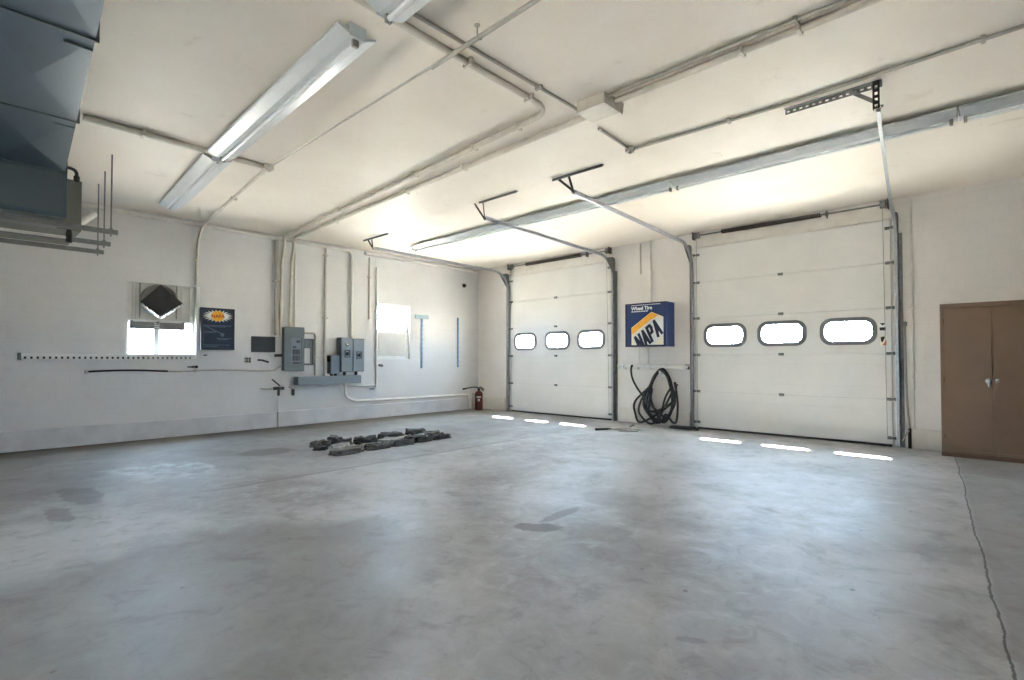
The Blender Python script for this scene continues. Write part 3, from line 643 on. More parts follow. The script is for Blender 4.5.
# multi-outlet rail
t = thing('wall_rail', 'long white rail with a row of dark notches under the window', 'rail', (XL, 1.57, 1.2)); b = MB(); b.box((XL - 0.001, 0.56, 1.203), (XL + 0.04, 2.6, 1.282)); b.build('rail', M['trim'], t, bevel=0.006)
b = MB(); b.box((XL - 0.001, 0.53, 1.195), (XL + 0.046, 0.562, 1.29)); b.build('end_cap', M['panelg'], t, bevel=0.004)
for i in range(32):
    y = 0.60 + i * 0.0615; MB().box((XL + 0.036, y - 0.012, 1.212), (XL + 0.043, y + 0.012, 1.242)).build('notch', M['blackm'] if i < 22 else M['panelg'], t)
# cable
pts = []
for i in range(25):
    y = 1.24 + i * (3.83 - 1.24) / 24; pts.append((XL + 0.014, y, 1.03 + 0.012 * math.sin(i * 0.5) - 0.0005 * i + 0.012 * math.exp(-((y - 2.0) / 0.35) ** 2)))
pts += [(XL + 0.014, 3.90, 1.06), (XL + 0.014, 3.99, 1.11)]
t = thing('wall_cable', 'grey cable sagging along the wall into the breaker panel', 'cable', (XL, 2.5, 1.03)); MB().tube(pts, 0.013, seg=8).build('cable', M['gpipe'], t, True)
MB().tube(pts[:10], 0.0145, seg=8).build('dark_sleeve', M['blackm'], t, True)
for y in (1.24, 2.6): MB().box((XL - 0.001, y - 0.03, 1.0), (XL + 0.03, y + 0.012, 1.05)).build('clip', M['gpipe'], t, bevel=0.004)
quick(lambda b: (b.cyl((XL - 0.001, 2.60, 1.085), (XL + 0.05, 2.60, 1.085), 0.022), b.cyl((XL + 0.012, 2.55, 1.085), (XL + 0.012, 2.48, 1.085), 0.01), b.box((XL, 2.54, 1.07), (XL + 0.03, 2.6, 1.1))), 'wall_valve', 'blackm', 'small black valve on the wall just above the cable', 'valve', bevel=0.003)
quick(lambda b: (b.cyl((XL - 0.001, 2.745, 1.276), (XL + 0.03, 2.745, 1.276), 0.012), b.cyl((XL + 0.03, 2.745, 1.276), (XL + 0.03, 2.70, 1.27), 0.012)), 'wall_hook', 'dgalv', 'tiny metal hook under the framed poster', 'hook', smooth=True)

# framed poster
t = thing('framed_poster', 'dark blue framed poster with yellow logo, right of the fan window', 'poster', (XL, 2.9, 1.36)); pa = (2.645, 1.36, 3.15, 2.045)
MB().box((XL - 0.001, pa[0], pa[1]), (XL + 0.06, pa[2], pa[3])).build('case', M['pframe'], t, bevel=0.005)
MB().plate(rect(*pa), [rect(pa[0] + 0.03, pa[1] + 0.03, pa[2] - 0.03, pa[3] - 0.03)], FL(XL + 0.058), 0.014).build('frame', M['pframe'], t, bevel=0.003)
MB().plate(rect(pa[0] + 0.025, pa[1] + 0.025, pa[2] - 0.025, pa[3] - 0.025), [], FL(XL + 0.06), 0.003).build('print', M['poster'], t)
cy, cz = 2.895, 1.915; b = MB(); star = []
for i in range(44):
    a = 2 * math.pi * i / 44; k = 1.0 if i % 2 == 0 else 0.62; u, v = 0.235 * k * math.cos(a), 0.105 * k * math.sin(a)
    star.append((cy + u, cz + v))
b.plate(star, [], FL(XL + 0.063), 0.002); b.build('starburst', M['swhite'], t)
b = MB(); b.plate([(cy + 0.10 * math.cos(2 * math.pi * i / 30), cz + 0.085 * math.sin(2 * math.pi * i / 30)) for i in range(30)], [], FL(XL + 0.065), 0.002); b.build('logo_oval', M['yellow'], t)
b = MB(); b.text('NAPA', 0.075, lambda u, v, w_: Vector((XL + 0.0675 + w_ * 0.2, cy + u, cz - 0.005 + v)), bold=0.002); b.build('logo_lettering', M['red'], t)
b = MB()
for (ya, yb_, z) in ((2.68, 3.10, 1.755), (2.68, 3.02, 1.735), (2.70, 2.88, 1.655), (2.68, 2.86, 1.635), (2.88, 3.10, 1.545), (2.90, 3.05, 1.525), (2.68, 3.08, 1.435), (2.70, 2.9, 1.41)):
    b.plate(rect(ya, z, yb_, z + 0.011), [], FL(XL + 0.063), 0.0015)
b.build('small_print', M['posterp'], t)
b = MB(); b.plate([(2.73, 1.725), (2.745, 1.735), (2.96, 1.635), (2.955, 1.62)], [], FL(XL + 0.0645), 0.002); b.cyl((XL + 0.064, 2.965, 1.61), (XL + 0.068, 2.965, 1.61), 0.03, seg=12); b.build('tool_picture', M['posterp'], t)

# dark screen and small bits
t = thing('wall_screen', 'flat dark grey screen left of the breaker panel', 'screen', (XL, 3.63, 1.33)); MB().box((XL - 0.001, 3.44, 1.33), (XL + 0.05, 3.835, 1.605)).build('case', M['monitor'], t, bevel=0.006)
MB().box((XL + 0.049, 3.455, 1.345), (XL + 0.053, 3.82, 1.59)).build('face', M['breaker'], t, bevel=0.002)
b = MB(); b.tube([(XL + 0.02, 3.74, 1.335), (XL + 0.03, 3.745, 1.27), (XL + 0.02, 3.80, 1.23), (XL + 0.015, 3.83, 1.28)], 0.006, 0.03, 6); b.build('cord', M['wpipe'], t, True)
t = thing('wall_outlet', 'square outlet with four dark sockets below the screen', 'outlet', (XL, 3.385, 1.14)); MB().box((XL - 0.001, 3.335, 1.142), (XL + 0.03, 3.435, 1.245)).build('plate', M['gpipe'], t, bevel=0.004)
for yy in (3.362, 3.408):
    for zz in (1.172, 1.216): MB().box((XL + 0.028, yy - 0.016, zz - 0.016), (XL + 0.034, yy + 0.016, zz + 0.016)).build('socket', M['blackm'], t)
quick(lambda b: b.sweep([(XL + 0.012, 3.55, 1.195), (XL + 0.02, 3.62, 1.19), (XL + 0.02, 3.70, 1.165), (XL + 0.012, 3.73, 1.155)], [(-0.016, -0.012), (0.016, -0.012), (0.016, 0.012), (-0.016, 0.012)]), 'plug_strip', 'blackm', 'curved black lead below the dark screen', 'lead')
quick(lambda b: (b.box((XL - 0.001, 3.835, 1.25), (XL + 0.05, 3.955, 1.30)), b.cyl((XL + 0.02, 3.95, 1.275), (XL + 0.02, 3.998, 1.275), 0.012)), 'cable_box', 'blackm', 'small black box between the screen and the breaker panel', 'box', bevel=0.004)
# breaker panel with open cover and door
t = thing('breaker_panel', 'tall grey breaker panel with its door swung open', 'electrical panel', (XL, 4.15, 1.0)); x1 = XL + 0.12
MB().box((XL - 0.001, 3.965, 1.0), (x1, 4.315, 1.785)).build('housing', M['panelg'], t, bevel=0.006)
MB().plate(rect(3.955, 0.992, 4.325, 1.792), [rect(4.085, 1.115, 4.265, 1.60)], FL(x1 - 0.001), 0.012).build('cover', M['panelg'], t, bevel=0.004)
MB().box((x1 - 0.004, 4.08, 1.11), (x1 + 0.002, 4.27, 1.605)).build('breaker_plate', M['panell'], t)
for i, (zz, hh) in enumerate(((1.53, 0.05), (1.43, 0.04), (1.34, 0.10), (1.23, 0.10), (1.14, 0.04))):
    for k, yy in enumerate((4.145, 4.215)):
        if i < 2 and k == (i % 2): continue
        MB().box((x1, yy - 0.03, zz - hh / 2 + 0.003), (x1 + 0.018, yy + 0.03, zz + hh / 2 - 0.003)).build('breaker', M['breaker'], t, bevel=0.002)
d = MB().box((x1 - 0.03, 4.325, 1.10), (x1 - 0.005, 4.50, 1.585)).build('door', M['panelg'], t, bevel=0.004)
MB().plate(rect(4.325, 1.10, 4.50, 1.585), [rect(4.34, 1.118, 4.482, 1.567)], FL(x1 - 0.005), 0.012).build('door_lip', M['breaker'], d)
MB().box((x1 - 0.004, 4.325, 1.13), (x1 + 0.010, 4.43, 1.41)).build('directory_card', M['paper'], d)
for zz in (1.2, 1.5): MB().cyl((x1 - 0.002, 4.322, zz - 0.02), (x1 - 0.002, 4.322, zz + 0.02), 0.007, seg=8).build('hinge', M['dgalv'], d)
MB().cyl((XL + 0.06, 4.30, 1.70), (XL + 0.024, 4.37, 1.70), 0.03, seg=12).build('pipe_connector', M['gpipe'], t, True)
# trough
t = thing('wiring_trough', 'long grey metal wiring trough below the twin boxes', 'trough', (XL, 4.8, 0.74)); b = MB(); b.box((XL - 0.001, 4.19, 0.742), (XL + 0.19, 5.45, 0.893)); b.build('trough', M['panell'], t, bevel=0.005)
MB().box((XL + 0.188, 4.185, 0.735), (XL + 0.196, 5.455, 0.885)).build('front_cover', M['panell'], t, bevel=0.003)
MB().box((XL, 4.183, 0.74), (XL + 0.192, 4.193, 0.893)).build('end_plate', M['panelg'], t, bevel=0.003)
for y in (4.5, 4.82, 5.14): MB().cyl((XL + 0.194, y, 0.81), (XL + 0.201, y, 0.81), 0.012, seg=8).build('screw', M['dgalv'], t)
# twin boxes and small box
def switch_box(ya, yb_, za, zb, knob, lamp, label):
    t = thing('switch_box', label, 'switch box', (XL, (ya + yb_) / 2, za), 'twin grey switch boxes'); xf = XL + 0.17; yc = (ya + yb_) / 2
    MB().box((XL - 0.001, ya, za), (xf, yb_, zb)).build('housing', M['panelg'], t, bevel=0.005)
    MB().box((xf - 0.001, ya + 0.006, za + 0.01), (xf + 0.014, yb_ - 0.006, zb - 0.01)).build('door', M['panell'], t, bevel=0.005)
    MB().plate(rect(yc - 0.055, knob - 0.075, yc + 0.06, knob + 0.075), [rect(yc - 0.04, knob - 0.055, yc + 0.035, knob + 0.055)], FL(xf + 0.013), 0.012).build('switch_surround', M['breaker'], t)
    MB().box((xf + 0.013, yc - 0.041, knob - 0.056), (xf + 0.018, yc + 0.036, knob + 0.056)).build('switch_plate', M['panell'], t)
    b = MB(); b.cyl((xf + 0.016, yc - 0.005, knob), (xf + 0.05, yc - 0.005, knob), 0.026, seg=14); b.box((xf + 0.04, yc - 0.014, knob - 0.035), (xf + 0.058, yc + 0.006, knob + 0.035)); b.build('switch_knob', M['blackm'], t)
    if lamp: MB().lathe((xf + 0.013, yc - 0.01, zb - 0.13), (1, 0, 0), [(0.035, 0), (0.033, 0.012), (0.02, 0.022), (0.004, 0.026)], 16).build('round_badge', M['chrome'], t, True)
    else: MB().box((xf + 0.013, yc - 0.02, zb - 0.14), (xf + 0.017, yc + 0.02, zb - 0.115)).build('nameplate', M['dgalv'], t)
    for zz in (za + 0.1, zb - 0.1): MB().cyl((xf, ya + 0.004, zz - 0.025), (xf, ya + 0.004, zz + 0.025), 0.009, seg=8).build('hinge', M['dgalv'], t)
switch_box(5.03, 5.278, 0.96, 1.632, 1.315, True, 'left one of the twin grey switch boxes, with a shiny round badge')
switch_box(5.282, 5.53, 0.965, 1.612, 1.29, False, 'right one of the twin grey switch boxes, with a flat nameplate')
quick(lambda b: [b.cyl((XL + 0.09, y, 0.885), (XL + 0.09, y, 0.97), 0.03) for y in (5.15, 5.40)] and None, 'pipe_nipple', 'blackm', 'black pipe nipples joining the twin boxes to the trough', 'pipe fitting', smooth=True)
t = thing('meter_box', 'small pale metal box with dark cap standing on the trough', 'electrical box', (XL, 4.9, 0.89)); MB().box((XL - 0.001, 4.835, 0.93), (XL + 0.16, 5.01, 1.285)).build('housing', M['panell'], t, bevel=0.006)
MB().box((XL + 0.03, 4.815, 1.16), (XL + 0.13, 4.836, 1.27)).build('side_switch', M['blackm'], t, bevel=0.004)
for y in (4.88, 4.96): MB().cyl((XL + 0.09, y, 0.888), (XL + 0.09, y, 0.932), 0.028, seg=12).build('connector', M['blackm'], t)
quick(lambda b: b.box((XL + 0.03, 4.72, 0.892), (XL + 0.15, 4.80, 0.93)), 'conduit_fitting', 'wpipe', 'white fitting on top of the trough at the pipe foot', 'pipe fitting', bevel=0.008)

# water valve with pipe
t = thing('valve', 'wall valve with black lever over a thin pipe to the floor', 'valve', (XL + 0.06, 3.89, 0.0)); vx = XL + 0.065
MB().tube([(vx, 3.89, 0.002), (vx, 3.89, 0.57)], 0.011, seg=8).build('riser_pipe', M['wpipe'], t, True); MB().tube([(vx, 3.89, 0.0), (vx, 3.89, 0.27)], 0.02, seg=10).build('lower_pipe', M['gpipe'], t, True)
b = MB(); b.cyl((vx, 3.80, 0.69), (vx, 3.98, 0.69), 0.028); b.cyl((vx, 3.89, 0.56), (vx, 3.89, 0.69), 0.022); b.cyl((XL, 3.84, 0.70), (vx, 3.84, 0.70), 0.016)
b.lathe((vx, 3.89, 0.665), (0, 0, 1), [(0.02, 0), (0.042, 0.012), (0.042, 0.04), (0.02, 0.055)], 14); b.build('body', M['blackm'], t, True)
MB().beam((vx + 0.03, 3.90, 0.735), (vx + 0.03, 3.76, 0.855), 0.02, 0.03, (1, 0, 0)).build('lever', M['black'], t, bevel=0.004)
b = MB(); b.tube([(XL + 0.012, 3.60, 0.70), (XL + 0.03, 3.70, 0.68), (vx, 3.82, 0.69)], 0.012, 0.04, 8); b.build('feed_pipe', M['gpipe'], t, True)
t = thing('hanging_tag', 'small black fob hanging on the wall right of the valve', 'fob', (XL, 4.17, 0.55)); MB().box((XL + 0.001, 4.145, 0.545), (XL + 0.03, 4.20, 0.665)).build('fob', M['black'], t, bevel=0.01)
MB().tube([(XL - 0.001, 4.10, 0.70), (XL + 0.012, 4.12, 0.685), (XL + 0.015, 4.17, 0.668)], 0.005, 0.01, 6).build('cord', M['dgalv'], t)
MB().cyl((XL - 0.001, 4.10, 0.70), (XL + 0.03, 4.10, 0.70), 0.008, seg=8).build('nail', M['dgalv'], t)

# hooked rails
def hook_strip(y, z0, z1, cap, label):
    t = thing('hook_rail', label, 'hook rail', (XL, y, z0), 'pale blue hook rails'); MB().box((XL - 0.001, y - 0.022, z0), (XL + 0.022, y + 0.022, z1)).build('rail', M['stripblue'], t, bevel=0.003)
    if cap: MB().box((XL - 0.001, y - 0.185, z1), (XL + 0.03, y + 0.185, z1 + 0.085)).build('top_plate', M['stripcap'], t, bevel=0.004)
    for i in range(10):
        z = z1 - 0.1 - i * (z1 - z0 - 0.12) / 9.5; b = MB(); b.tube([(XL + 0.02, y, z), (XL + 0.05, y + 0.05, z - 0.008), (XL + 0.05, y + 0.10, z + 0.012)], 0.0065, 0.02, 6); b.build('hook', M['trim'], t, True)
hook_strip(7.075, 1.01, 2.12, True, 'pale blue hook rail with a wide top plate, beside the bright window')
hook_strip(8.15, 1.02, 2.205, False, 'plain pale blue hook rail nearest the room corner')

# fire extinguisher
ex, ey = -8.91, 8.44
t = thing('fire_extinguisher', 'dark red fire extinguisher standing in the room corner', 'fire extinguisher', (ex, ey, 0))
MB().lathe((ex, ey, 0), (0, 0, 1), [(0.08, 0), (0.092, 0.006), (0.096, 0.03), (0.096, 0.37), (0.09, 0.405), (0.07, 0.435), (0.045, 0.452), (0.03, 0.456), (0.03, 0.47)], 28).build('cylinder', M['extred'], t, True)
b = MB(); b.lathe((ex, ey, 0.468), (0, 0, 1), [(0.028, 0), (0.03, 0.015), (0.024, 0.05), (0.018, 0.055)], 14); b.build('valve_head', M['blackm'], t, True)
dx, dy = 0.9, 0.42
b = MB(); b.sweep([(ex - 0.02 * dx, ey, 0.525), (ex + 0.04, ey + 0.02, 0.552), (ex + 0.13, ey + 0.05, 0.49)], [(-0.012, -0.005), (0.012, -0.005), (0.012, 0.005), (-0.012, 0.005)]); b.build('lever', M['blackm'], t)
b = MB(); b.sweep([(ex, ey, 0.505), (ex + 0.06, ey + 0.02, 0.505), (ex + 0.12, ey + 0.04, 0.455)], [(-0.01, -0.004), (0.01, -0.004), (0.01, 0.004), (-0.01, 0.004)]); b.build('carry_handle', M['blackm'], t)
b = MB(); b.tube([(ex, ey, 0.525), (ex - 0.10, ey - 0.06, 0.55), (ex - 0.22, ey - 0.14, 0.525), (ex - 0.27, ey - 0.17, 0.51)], 0.013, 0.06, 8); b.cyl((ex - 0.25, ey - 0.158, 0.514), (ex - 0.33, ey - 0.21, 0.495), 0.014, 0.022, 10); b.build('hose', M['blackm'], t, True)
b = MB()
a0 = math.atan2(-ey, -ex)
def arc_patch(b, r, z0, z1, a, span, n=8):
    rows = [[b.bm.verts.new((ex + rr * math.cos(a + span * (i / n - 0.5)), ey + rr * math.sin(a + span * (i / n - 0.5)), z)) for i in range(n + 1)] for z, rr in ((z0, r), (z1, r))]
    for i in range(n): b.bm.faces.new((rows[0][i], rows[0][i + 1], rows[1][i + 1], rows[1][i]))
arc_patch(b, 0.0975, 0.30, 0.335, a0, 1.2); arc_patch(b, 0.0975, 0.22, 0.275, a0, 0.5); b.build('label_print', M['swhite'], t)
b = MB(); b.tube([(ex + 0.099 * math.cos(2 * math.pi * i / 24), ey + 0.099 * math.sin(2 * math.pi * i / 24), 0.365) for i in range(24)], 0.006, seg=6, closed=True); b.build('band', M['blackm'], t)

# ------------------------------------------------------------------ end wall: lit sign, air line, hose, cables
t = thing('advertising_sign', 'big blue sign box with a yellow hexagon, between the two doors', 'sign', (-4.58, YB, 1.436)); sx0, sx1, sz0, sz1, sy = -4.985, -4.17, 1.436, 2.236, YB - 0.325
MB().box((sx0, sy, sz0), (sx1, YB + 0.001, sz1)).build('box', M['blue'], t, bevel=0.006)
MB().plate(rect(sx0, sz0, sx1, sz1), [rect(sx0 + 0.025, sz0 + 0.025, sx1 - 0.025, sz1 - 0.025)], FB(sy + 0.001), 0.012).build('bezel', M['navy'], t, bevel=0.002)
FS = FB(sy); uw, uh = sx1 - sx0, sz1 - sz0
def S_(u, v): return (sx0 + u * uw, sz0 + v * uh)
hexo = [S_(0.155, 0.04), S_(0.935, 0.04), S_(0.935, 0.66), S_(0.653, 0.784), S_(0.155, 0.443)]
hexb = [S_(0.13, 0.035), S_(0.955, 0.035), S_(0.955, 0.675), S_(0.653, 0.815), S_(0.13, 0.455)]
MB().plate(hexb, [], FS, 0.003).build('logo_border', M['navy'], t)
MB().plate(hexo, [], FS, 0.0045).build('logo_hexagon', M['cream'], t)
MB().plate([S_(0.165, 0.28), S_(0.62, 0.60), S_(0.82, 0.70), S_(0.653, 0.772), S_(0.165, 0.436)], [], FS, 0.0055).build('logo_top', M['yellow'], t)
MB().plate([S_(0.175, 0.20), S_(0.64, 0.575), S_(0.93, 0.645), S_(0.93, 0.24), S_(0.70, 0.045), S_(0.28, 0.045)], [], FS, 0.0065).build('logo_band', M['swhite'], t)
# slanted letters climbing to the right, clipped to the hexagon
LET = {'N': [((0, 0), (0, 1)), ((0, 1), (1, 0)), ((1, 0), (1, 1))], 'A': [((0, 0), (0.5, 1)), ((0.5, 1), (1, 0)), ((0.2, 0.32), (0.8, 0.32))],
       'P': [((0, 0), (0, 1)), ((0, 0.96), (0.75, 0.96)), ((0.78, 0.97), (0.95, 0.75)), ((0.95, 0.78), (0.78, 0.5)), ((0.8, 0.5), (0, 0.5))]}
def clip(poly):
    """clip a polygon to the hexagon (convex)"""
    out = poly; n = len(hexo)
    for i in range(n):
        (ax, ay), (bx, by) = hexo[i], hexo[(i + 1) % n]; res = []
        ins = lambda p: (bx - ax) * (p[1] - ay) - (by - ay) * (p[0] - ax) >= 0
        for j in range(len(out)):
            p, q = out[j], out[(j + 1) % len(out)]; ip, iq = ins(p), ins(q)
            if ip: res.append(p)
            if ip != iq:
                d1 = (bx - ax) * (p[1] - ay) - (by - ay) * (p[0] - ax); d2 = (bx - ax) * (q[1] - ay) - (by - ay) * (q[0] - ax)
                k = d1 / (d1 - d2); res.append((p[0] + k * (q[0] - p[0]), p[1] + k * (q[1] - p[1])))
        out = res
        if len(out) < 3: return None
    return out
b = MB(); xdir = Vector((math.cos(R(37)), math.sin(R(37)))); ydir = Vector((-math.sin(R(25)), math.cos(R(25)))); org = Vector(S_(0.395, -0.10)); hgt = 0.285
for i, ch in enumerate('NAPA'):
    base = org + xdir * (0.143 * i); wl = 0.092
    for (p, q) in LET[ch]:
        P = base + xdir * (p[0] * wl) + ydir * (p[1] * hgt); Q = base + xdir * (q[0] * wl) + ydir * (q[1] * hgt)
        d = (Q - P).normalized(); nn = Vector((-d.y, d.x)) * 0.026; e = d * 0.012
        poly = [tuple(P - nn - e), tuple(Q - nn + e), tuple(Q + nn + e), tuple(P + nn - e)]
        c = clip(poly)
        if c: b.plate(c, [], FS, 0.0085)
b.build('logo_lettering', M['navy'], t)
b = MB(); f = lambda u, v, w_: Vector((sx0 + 0.41 * uw + u, sy - 0.004 - w_ * 0.2, sz0 + 0.878 * uh + v)); b.text('Wheel Tire', 0.088, f, bold=0.004, xs=1.02); b.build('headline', M['swhite'], t)
b = MB()
for i in range(13): b.plate(rect(sx0 + (0.155 + 0.055 * i) * uw, sz0 + 0.948 * uh, sx0 + (0.198 + 0.055 * i) * uw, sz0 + 0.962 * uh), [], FS, 0.003)
b.build('caption_print', M['swhite'], t); b = MB()
for i in range(7): b.plate(rect(sx0 + (0.155 + 0.06 * i) * uw, sz0 + 0.80 * uh, sx0 + (0.202 + 0.06 * i) * uw, sz0 + 0.822 * uh), [], FS, 0.003)
b.build('small_print', M['swhite'], t)

t = thing('air_line', 'white level pipe on the wall between the two doors', 'pipe', (-4.6, YB, 1.07)); ly = YB - 0.045
MB().tube([(-5.31, ly, 1.075), (-3.89, ly, 1.07)], 0.044, seg=14).build('pipe', M['wpipe'], t, True)
for x in (-5.16, -4.62, -3.96): MB().box((x - 0.018, YB - 0.095, 1.02), (x + 0.018, YB + 0.0005, 1.125)).build('clip', M['wpipe'], t, bevel=0.006)
MB().cyl((-5.17, ly - 0.06, 1.075), (-5.17, ly, 1.075), 0.024, seg=12).build('valve_knob', M['chrome'], t, True)
MB().cyl((-4.99, ly - 0.05, 1.08), (-4.99, ly + 0.01, 1.08), 0.026, seg=12).build('outlet_nozzle', M['blackm'], t, True)
MB().cyl((-4.86, ly - 0.045, 1.03), (-4.86, ly, 1.06), 0.024, seg=12).build('drain_cock', M['gpipe'], t, True)
MB().box((-3.917, ly - 0.035, 1.03), (-3.89, ly + 0.03, 1.11)).build('end_plug', M['rust'], t)

hx, hz = -4.385, 0.965
t = thing('wall_hook', 'white wall hook carrying the coiled black hose', 'hook', (hx, YB, hz)); b = MB(); b.cyl((hx, YB + 0.001, hz - 0.02), (hx, YB - 0.15, hz - 0.02), 0.018, seg=10); b.cyl((hx, YB - 0.15, hz - 0.03), (hx, YB - 0.165, hz + 0.035), 0.016, seg=10); b.build('peg', M['swhite'], t, True)
MB().box((hx - 0.05, YB - 0.012, hz - 0.07), (hx + 0.05, YB + 0.0005, hz + 0.05)).build('back_plate', M['swhite'], t, bevel=0.004)
def hose_path():
    pts = [Vector((-4.99, ly - 0.055, 1.078)), Vector((-4.985, YB - 0.13, 0.98)), Vector((-4.93, YB - 0.16, 0.82)), Vector((-4.80, YB - 0.18, 0.63)), Vector((-4.62, YB - 0.19, 0.44)), Vector((-4.42, YB - 0.19, 0.27))]
    loops = [  # (left x, left z, bottom x, bottom z, right x, right z)
        (-4.93, 0.20, -4.78, 0.03, -4.20, 0.36), (-4.72, 0.30, -4.42, 0.05, -4.16, 0.45), (-4.80, 0.18, -4.52, 0.035, -4.12, 0.40),
        (-4.58, 0.42, -4.36, 0.06, -4.22, 0.55), (-4.66, 0.26, -4.45, 0.045, -4.18, 0.30), (-4.70, 0.36, -4.50, 0.25, -4.30, 0.50), (-4.62, 0.22, -4.40, 0.07, -4.14, 0.48)]
    ys = [0.07, 0.095, 0.12, 0.08, 0.105, 0.13, 0.09]
    pts += [Vector((-4.28, YB - 0.12, 0.16))]
    for k, (lx, lz, bx, bz, rx, rz) in enumerate(loops):
        y = YB - ys[k]; j = 0.006 * (k - 3)
        pts += [Vector((rx, y, rz)), Vector((-4.20 + j, y, 0.72)), Vector((-4.26 + j, y, 0.90)), Vector((hx + j, y, hz + 0.035 + 0.006 * k)), Vector((-4.51 + j, y, 0.90)), Vector((-4.60 + j, y, 0.72)),
                Vector((lx, y, lz + 0.22)), Vector((lx - 0.01, y, lz)), Vector((bx, y - 0.02, bz))]
    pts += [Vector((-4.25, YB - 0.2, 0.22)), Vector((-4.12, YB - 0.2, 0.09)), Vector((-4.06, YB - 0.18, 0.12)), Vector((-4.05, YB - 0.15, 0.4)), Vector((-4.09, YB - 0.13, 0.68))]
    # smooth
    out = []
    for i in range(len(pts) - 1):
        p0, p1, p2, p3 = pts[max(i - 1, 0)], pts[i], pts[i + 1], pts[min(i + 2, len(pts) - 1)]
        for s in range(6):
            u = s / 6; out.append(0.5 * ((2 * p1) + (p2 - p0) * u + (2 * p0 - 5 * p1 + 4 * p2 - p3) * u * u + (3 * p1 - p0 - 3 * p2 + p3) * u ** 3))
    out.append(pts[-1]); return out
t = thing('air_hose', 'coiled black rubber hose hanging from the white wall hook', 'hose', (hx, YB - 0.1, 0)); MB().tube(hose_path(), 0.0195, seg=8).build('hose', M['black'], t, True)
MB().cyl((-4.09, YB - 0.13, 0.68), (-4.11, YB - 0.13, 0.80), 0.024, seg=10).build('coupling', M['blackm'], t, True); MB().cyl((-4.10, YB - 0.13, 0.70), (-4.05, YB - 0.15, 0.76), 0.014, seg=8).build('trigger', M['blackm'], t)
b = MB(); path = []
for i in range(60):
    a = 2 * math.pi * i / 28; path.append((-3.87 + (0.25 - 0.0007 * i) * math.cos(a), 8.50 + (0.10 - 0.0003 * i) * math.sin(a), 0.019 + 0.0125 * i / 28))
tag(MB().tube(path, 0.0175, seg=8).build('floor_hose', M['black'], smooth=True), 'small loop of black hose lying at the foot of the door track', 'hose')
def thinwire(x, za, zb, r, mt, label): conduit([(x, YB - r - 0.001, za), (x, YB - r - 0.001, zb)], r, mt, label, (), group='thin lines on the end wall')
thinwire(-4.838, 2.83, 3.40, 0.014, 'gpipe', 'short thin pipe end hanging from the ceiling over the sign')
thinwire(-4.63, 2.236, 3.42, 0.016, 'wpipe', 'thin white pipe dropping from the ceiling into the sign top')
thinwire(-4.875, 1.12, 1.44, 0.012, 'wpipe', 'thin pipe below the sign, nearer its left end')
thinwire(-4.70, 1.13, 1.44, 0.010, 'wpipe', 'thin pipe below the sign, nearer its middle')
t = thing('door_cable', 'dark cable on the wall right of the last door track', 'cable', (-0.83, YB, 0)); MB().tube([(-0.838, YB - 0.014, 1.68), (-0.836, YB - 0.014, 1.0), (-0.82, YB - 0.018, 0.5), (-0.80, YB - 0.05, 0.30), (-0.80, YB - 0.05, 0.0)], 0.012, 0.1, 8).build('cable', M['gpipe'], t, True)
MB().tube([(-0.80, YB - 0.05, 0.0), (-0.80, YB - 0.05, 0.27)], 0.019, seg=8).build('sleeve', M['blackm'], t, True); MB().tube([(-0.80, YB - 0.055, 0.26), (-0.86, YB - 0.09, 0.13), (-0.875, YB - 0.1, 0.1)], 0.010, 0.03, 8).build('branch', M['gpipe'], t, True)
MB().box((-0.865, YB - 0.035, 1.66), (-0.815, YB + 0.0005, 1.72)).build('end_box', M['dgalv'], t, bevel=0.004)
conduit([(-0.755, YB - 0.014, 0.262), (-0.755, YB - 0.014, 3.40)], 0.013, 'wpipe', 'thin white pipe up the wall left of the brown cabinet', [(-0.755, YB - 0.014, 1.9, 'zb')], group='thin lines on the end wall')

# ------------------------------------------------------------------ cabinet
t = thing('storage_cabinet', 'tall brown metal cabinet with double doors', 'cabinet', (0.03, 8.6, 0)); cx0, cx1, cyf, cyb, cz1 = -0.448, 0.508, 8.385, 8.785, 1.895
b = MB(); b.box((cx0, cyf + 0.02, 0.05), (cx1, cyb, cz1)); b.build('body', M['cab'], t, bevel=0.006)
MB().plate(rect(cx0, 0.05, cx1, cz1), [rect(cx0 + 0.03, 0.085, cx1 - 0.03, cz1 - 0.045)], FB(cyf + 0.021), 0.018).build('front_frame', M['cab'], t, bevel=0.003)
MB().box((cx0 - 0.002, cyf - 0.006, 0), (cx1 + 0.002, cyb, 0.052)).build('plinth', M['cabd'], t, bevel=0.005)
for k, (xa, xb) in enumerate(((cx0 + 0.034, 0.027), (0.033, cx1 - 0.034))):
    d = MB().box((xa, cyf + 0.0, 0.09), (xb, cyf + 0.022, cz1 - 0.05)).build('door', M['cab'], t, bevel=0.004)
    if k == 0:
        b = MB(); b.lathe((-0.005, cyf, 0.945), (0, -1, 0), [(0.03, 0), (0.032, 0.006), (0.022, 0.012), (0.016, 0.03), (0.018, 0.04)], 16); b.box((-0.015, cyf - 0.045, 0.87), (0.008, cyf - 0.03, 0.955)); b.build('handle', M['chrome'], d, bevel=0.003, label='chrome turn handle')
    else:
        b = MB(); b.lathe((0.068, cyf, 0.948), (0, -1, 0), [(0.026, 0), (0.028, 0.008), (0.02, 0.018), (0.014, 0.022)], 16); b.build('lock', M['chrome'], d, True, label='round chrome lock')
    for zz in (0.25, 0.95, 1.68): MB().cyl(((xa if k == 0 else xb), cyf - 0.002, zz - 0.03), ((xa if k == 0 else xb), cyf - 0.002, zz + 0.03), 0.006, seg=8).build('hinge', M['cabd'], d)

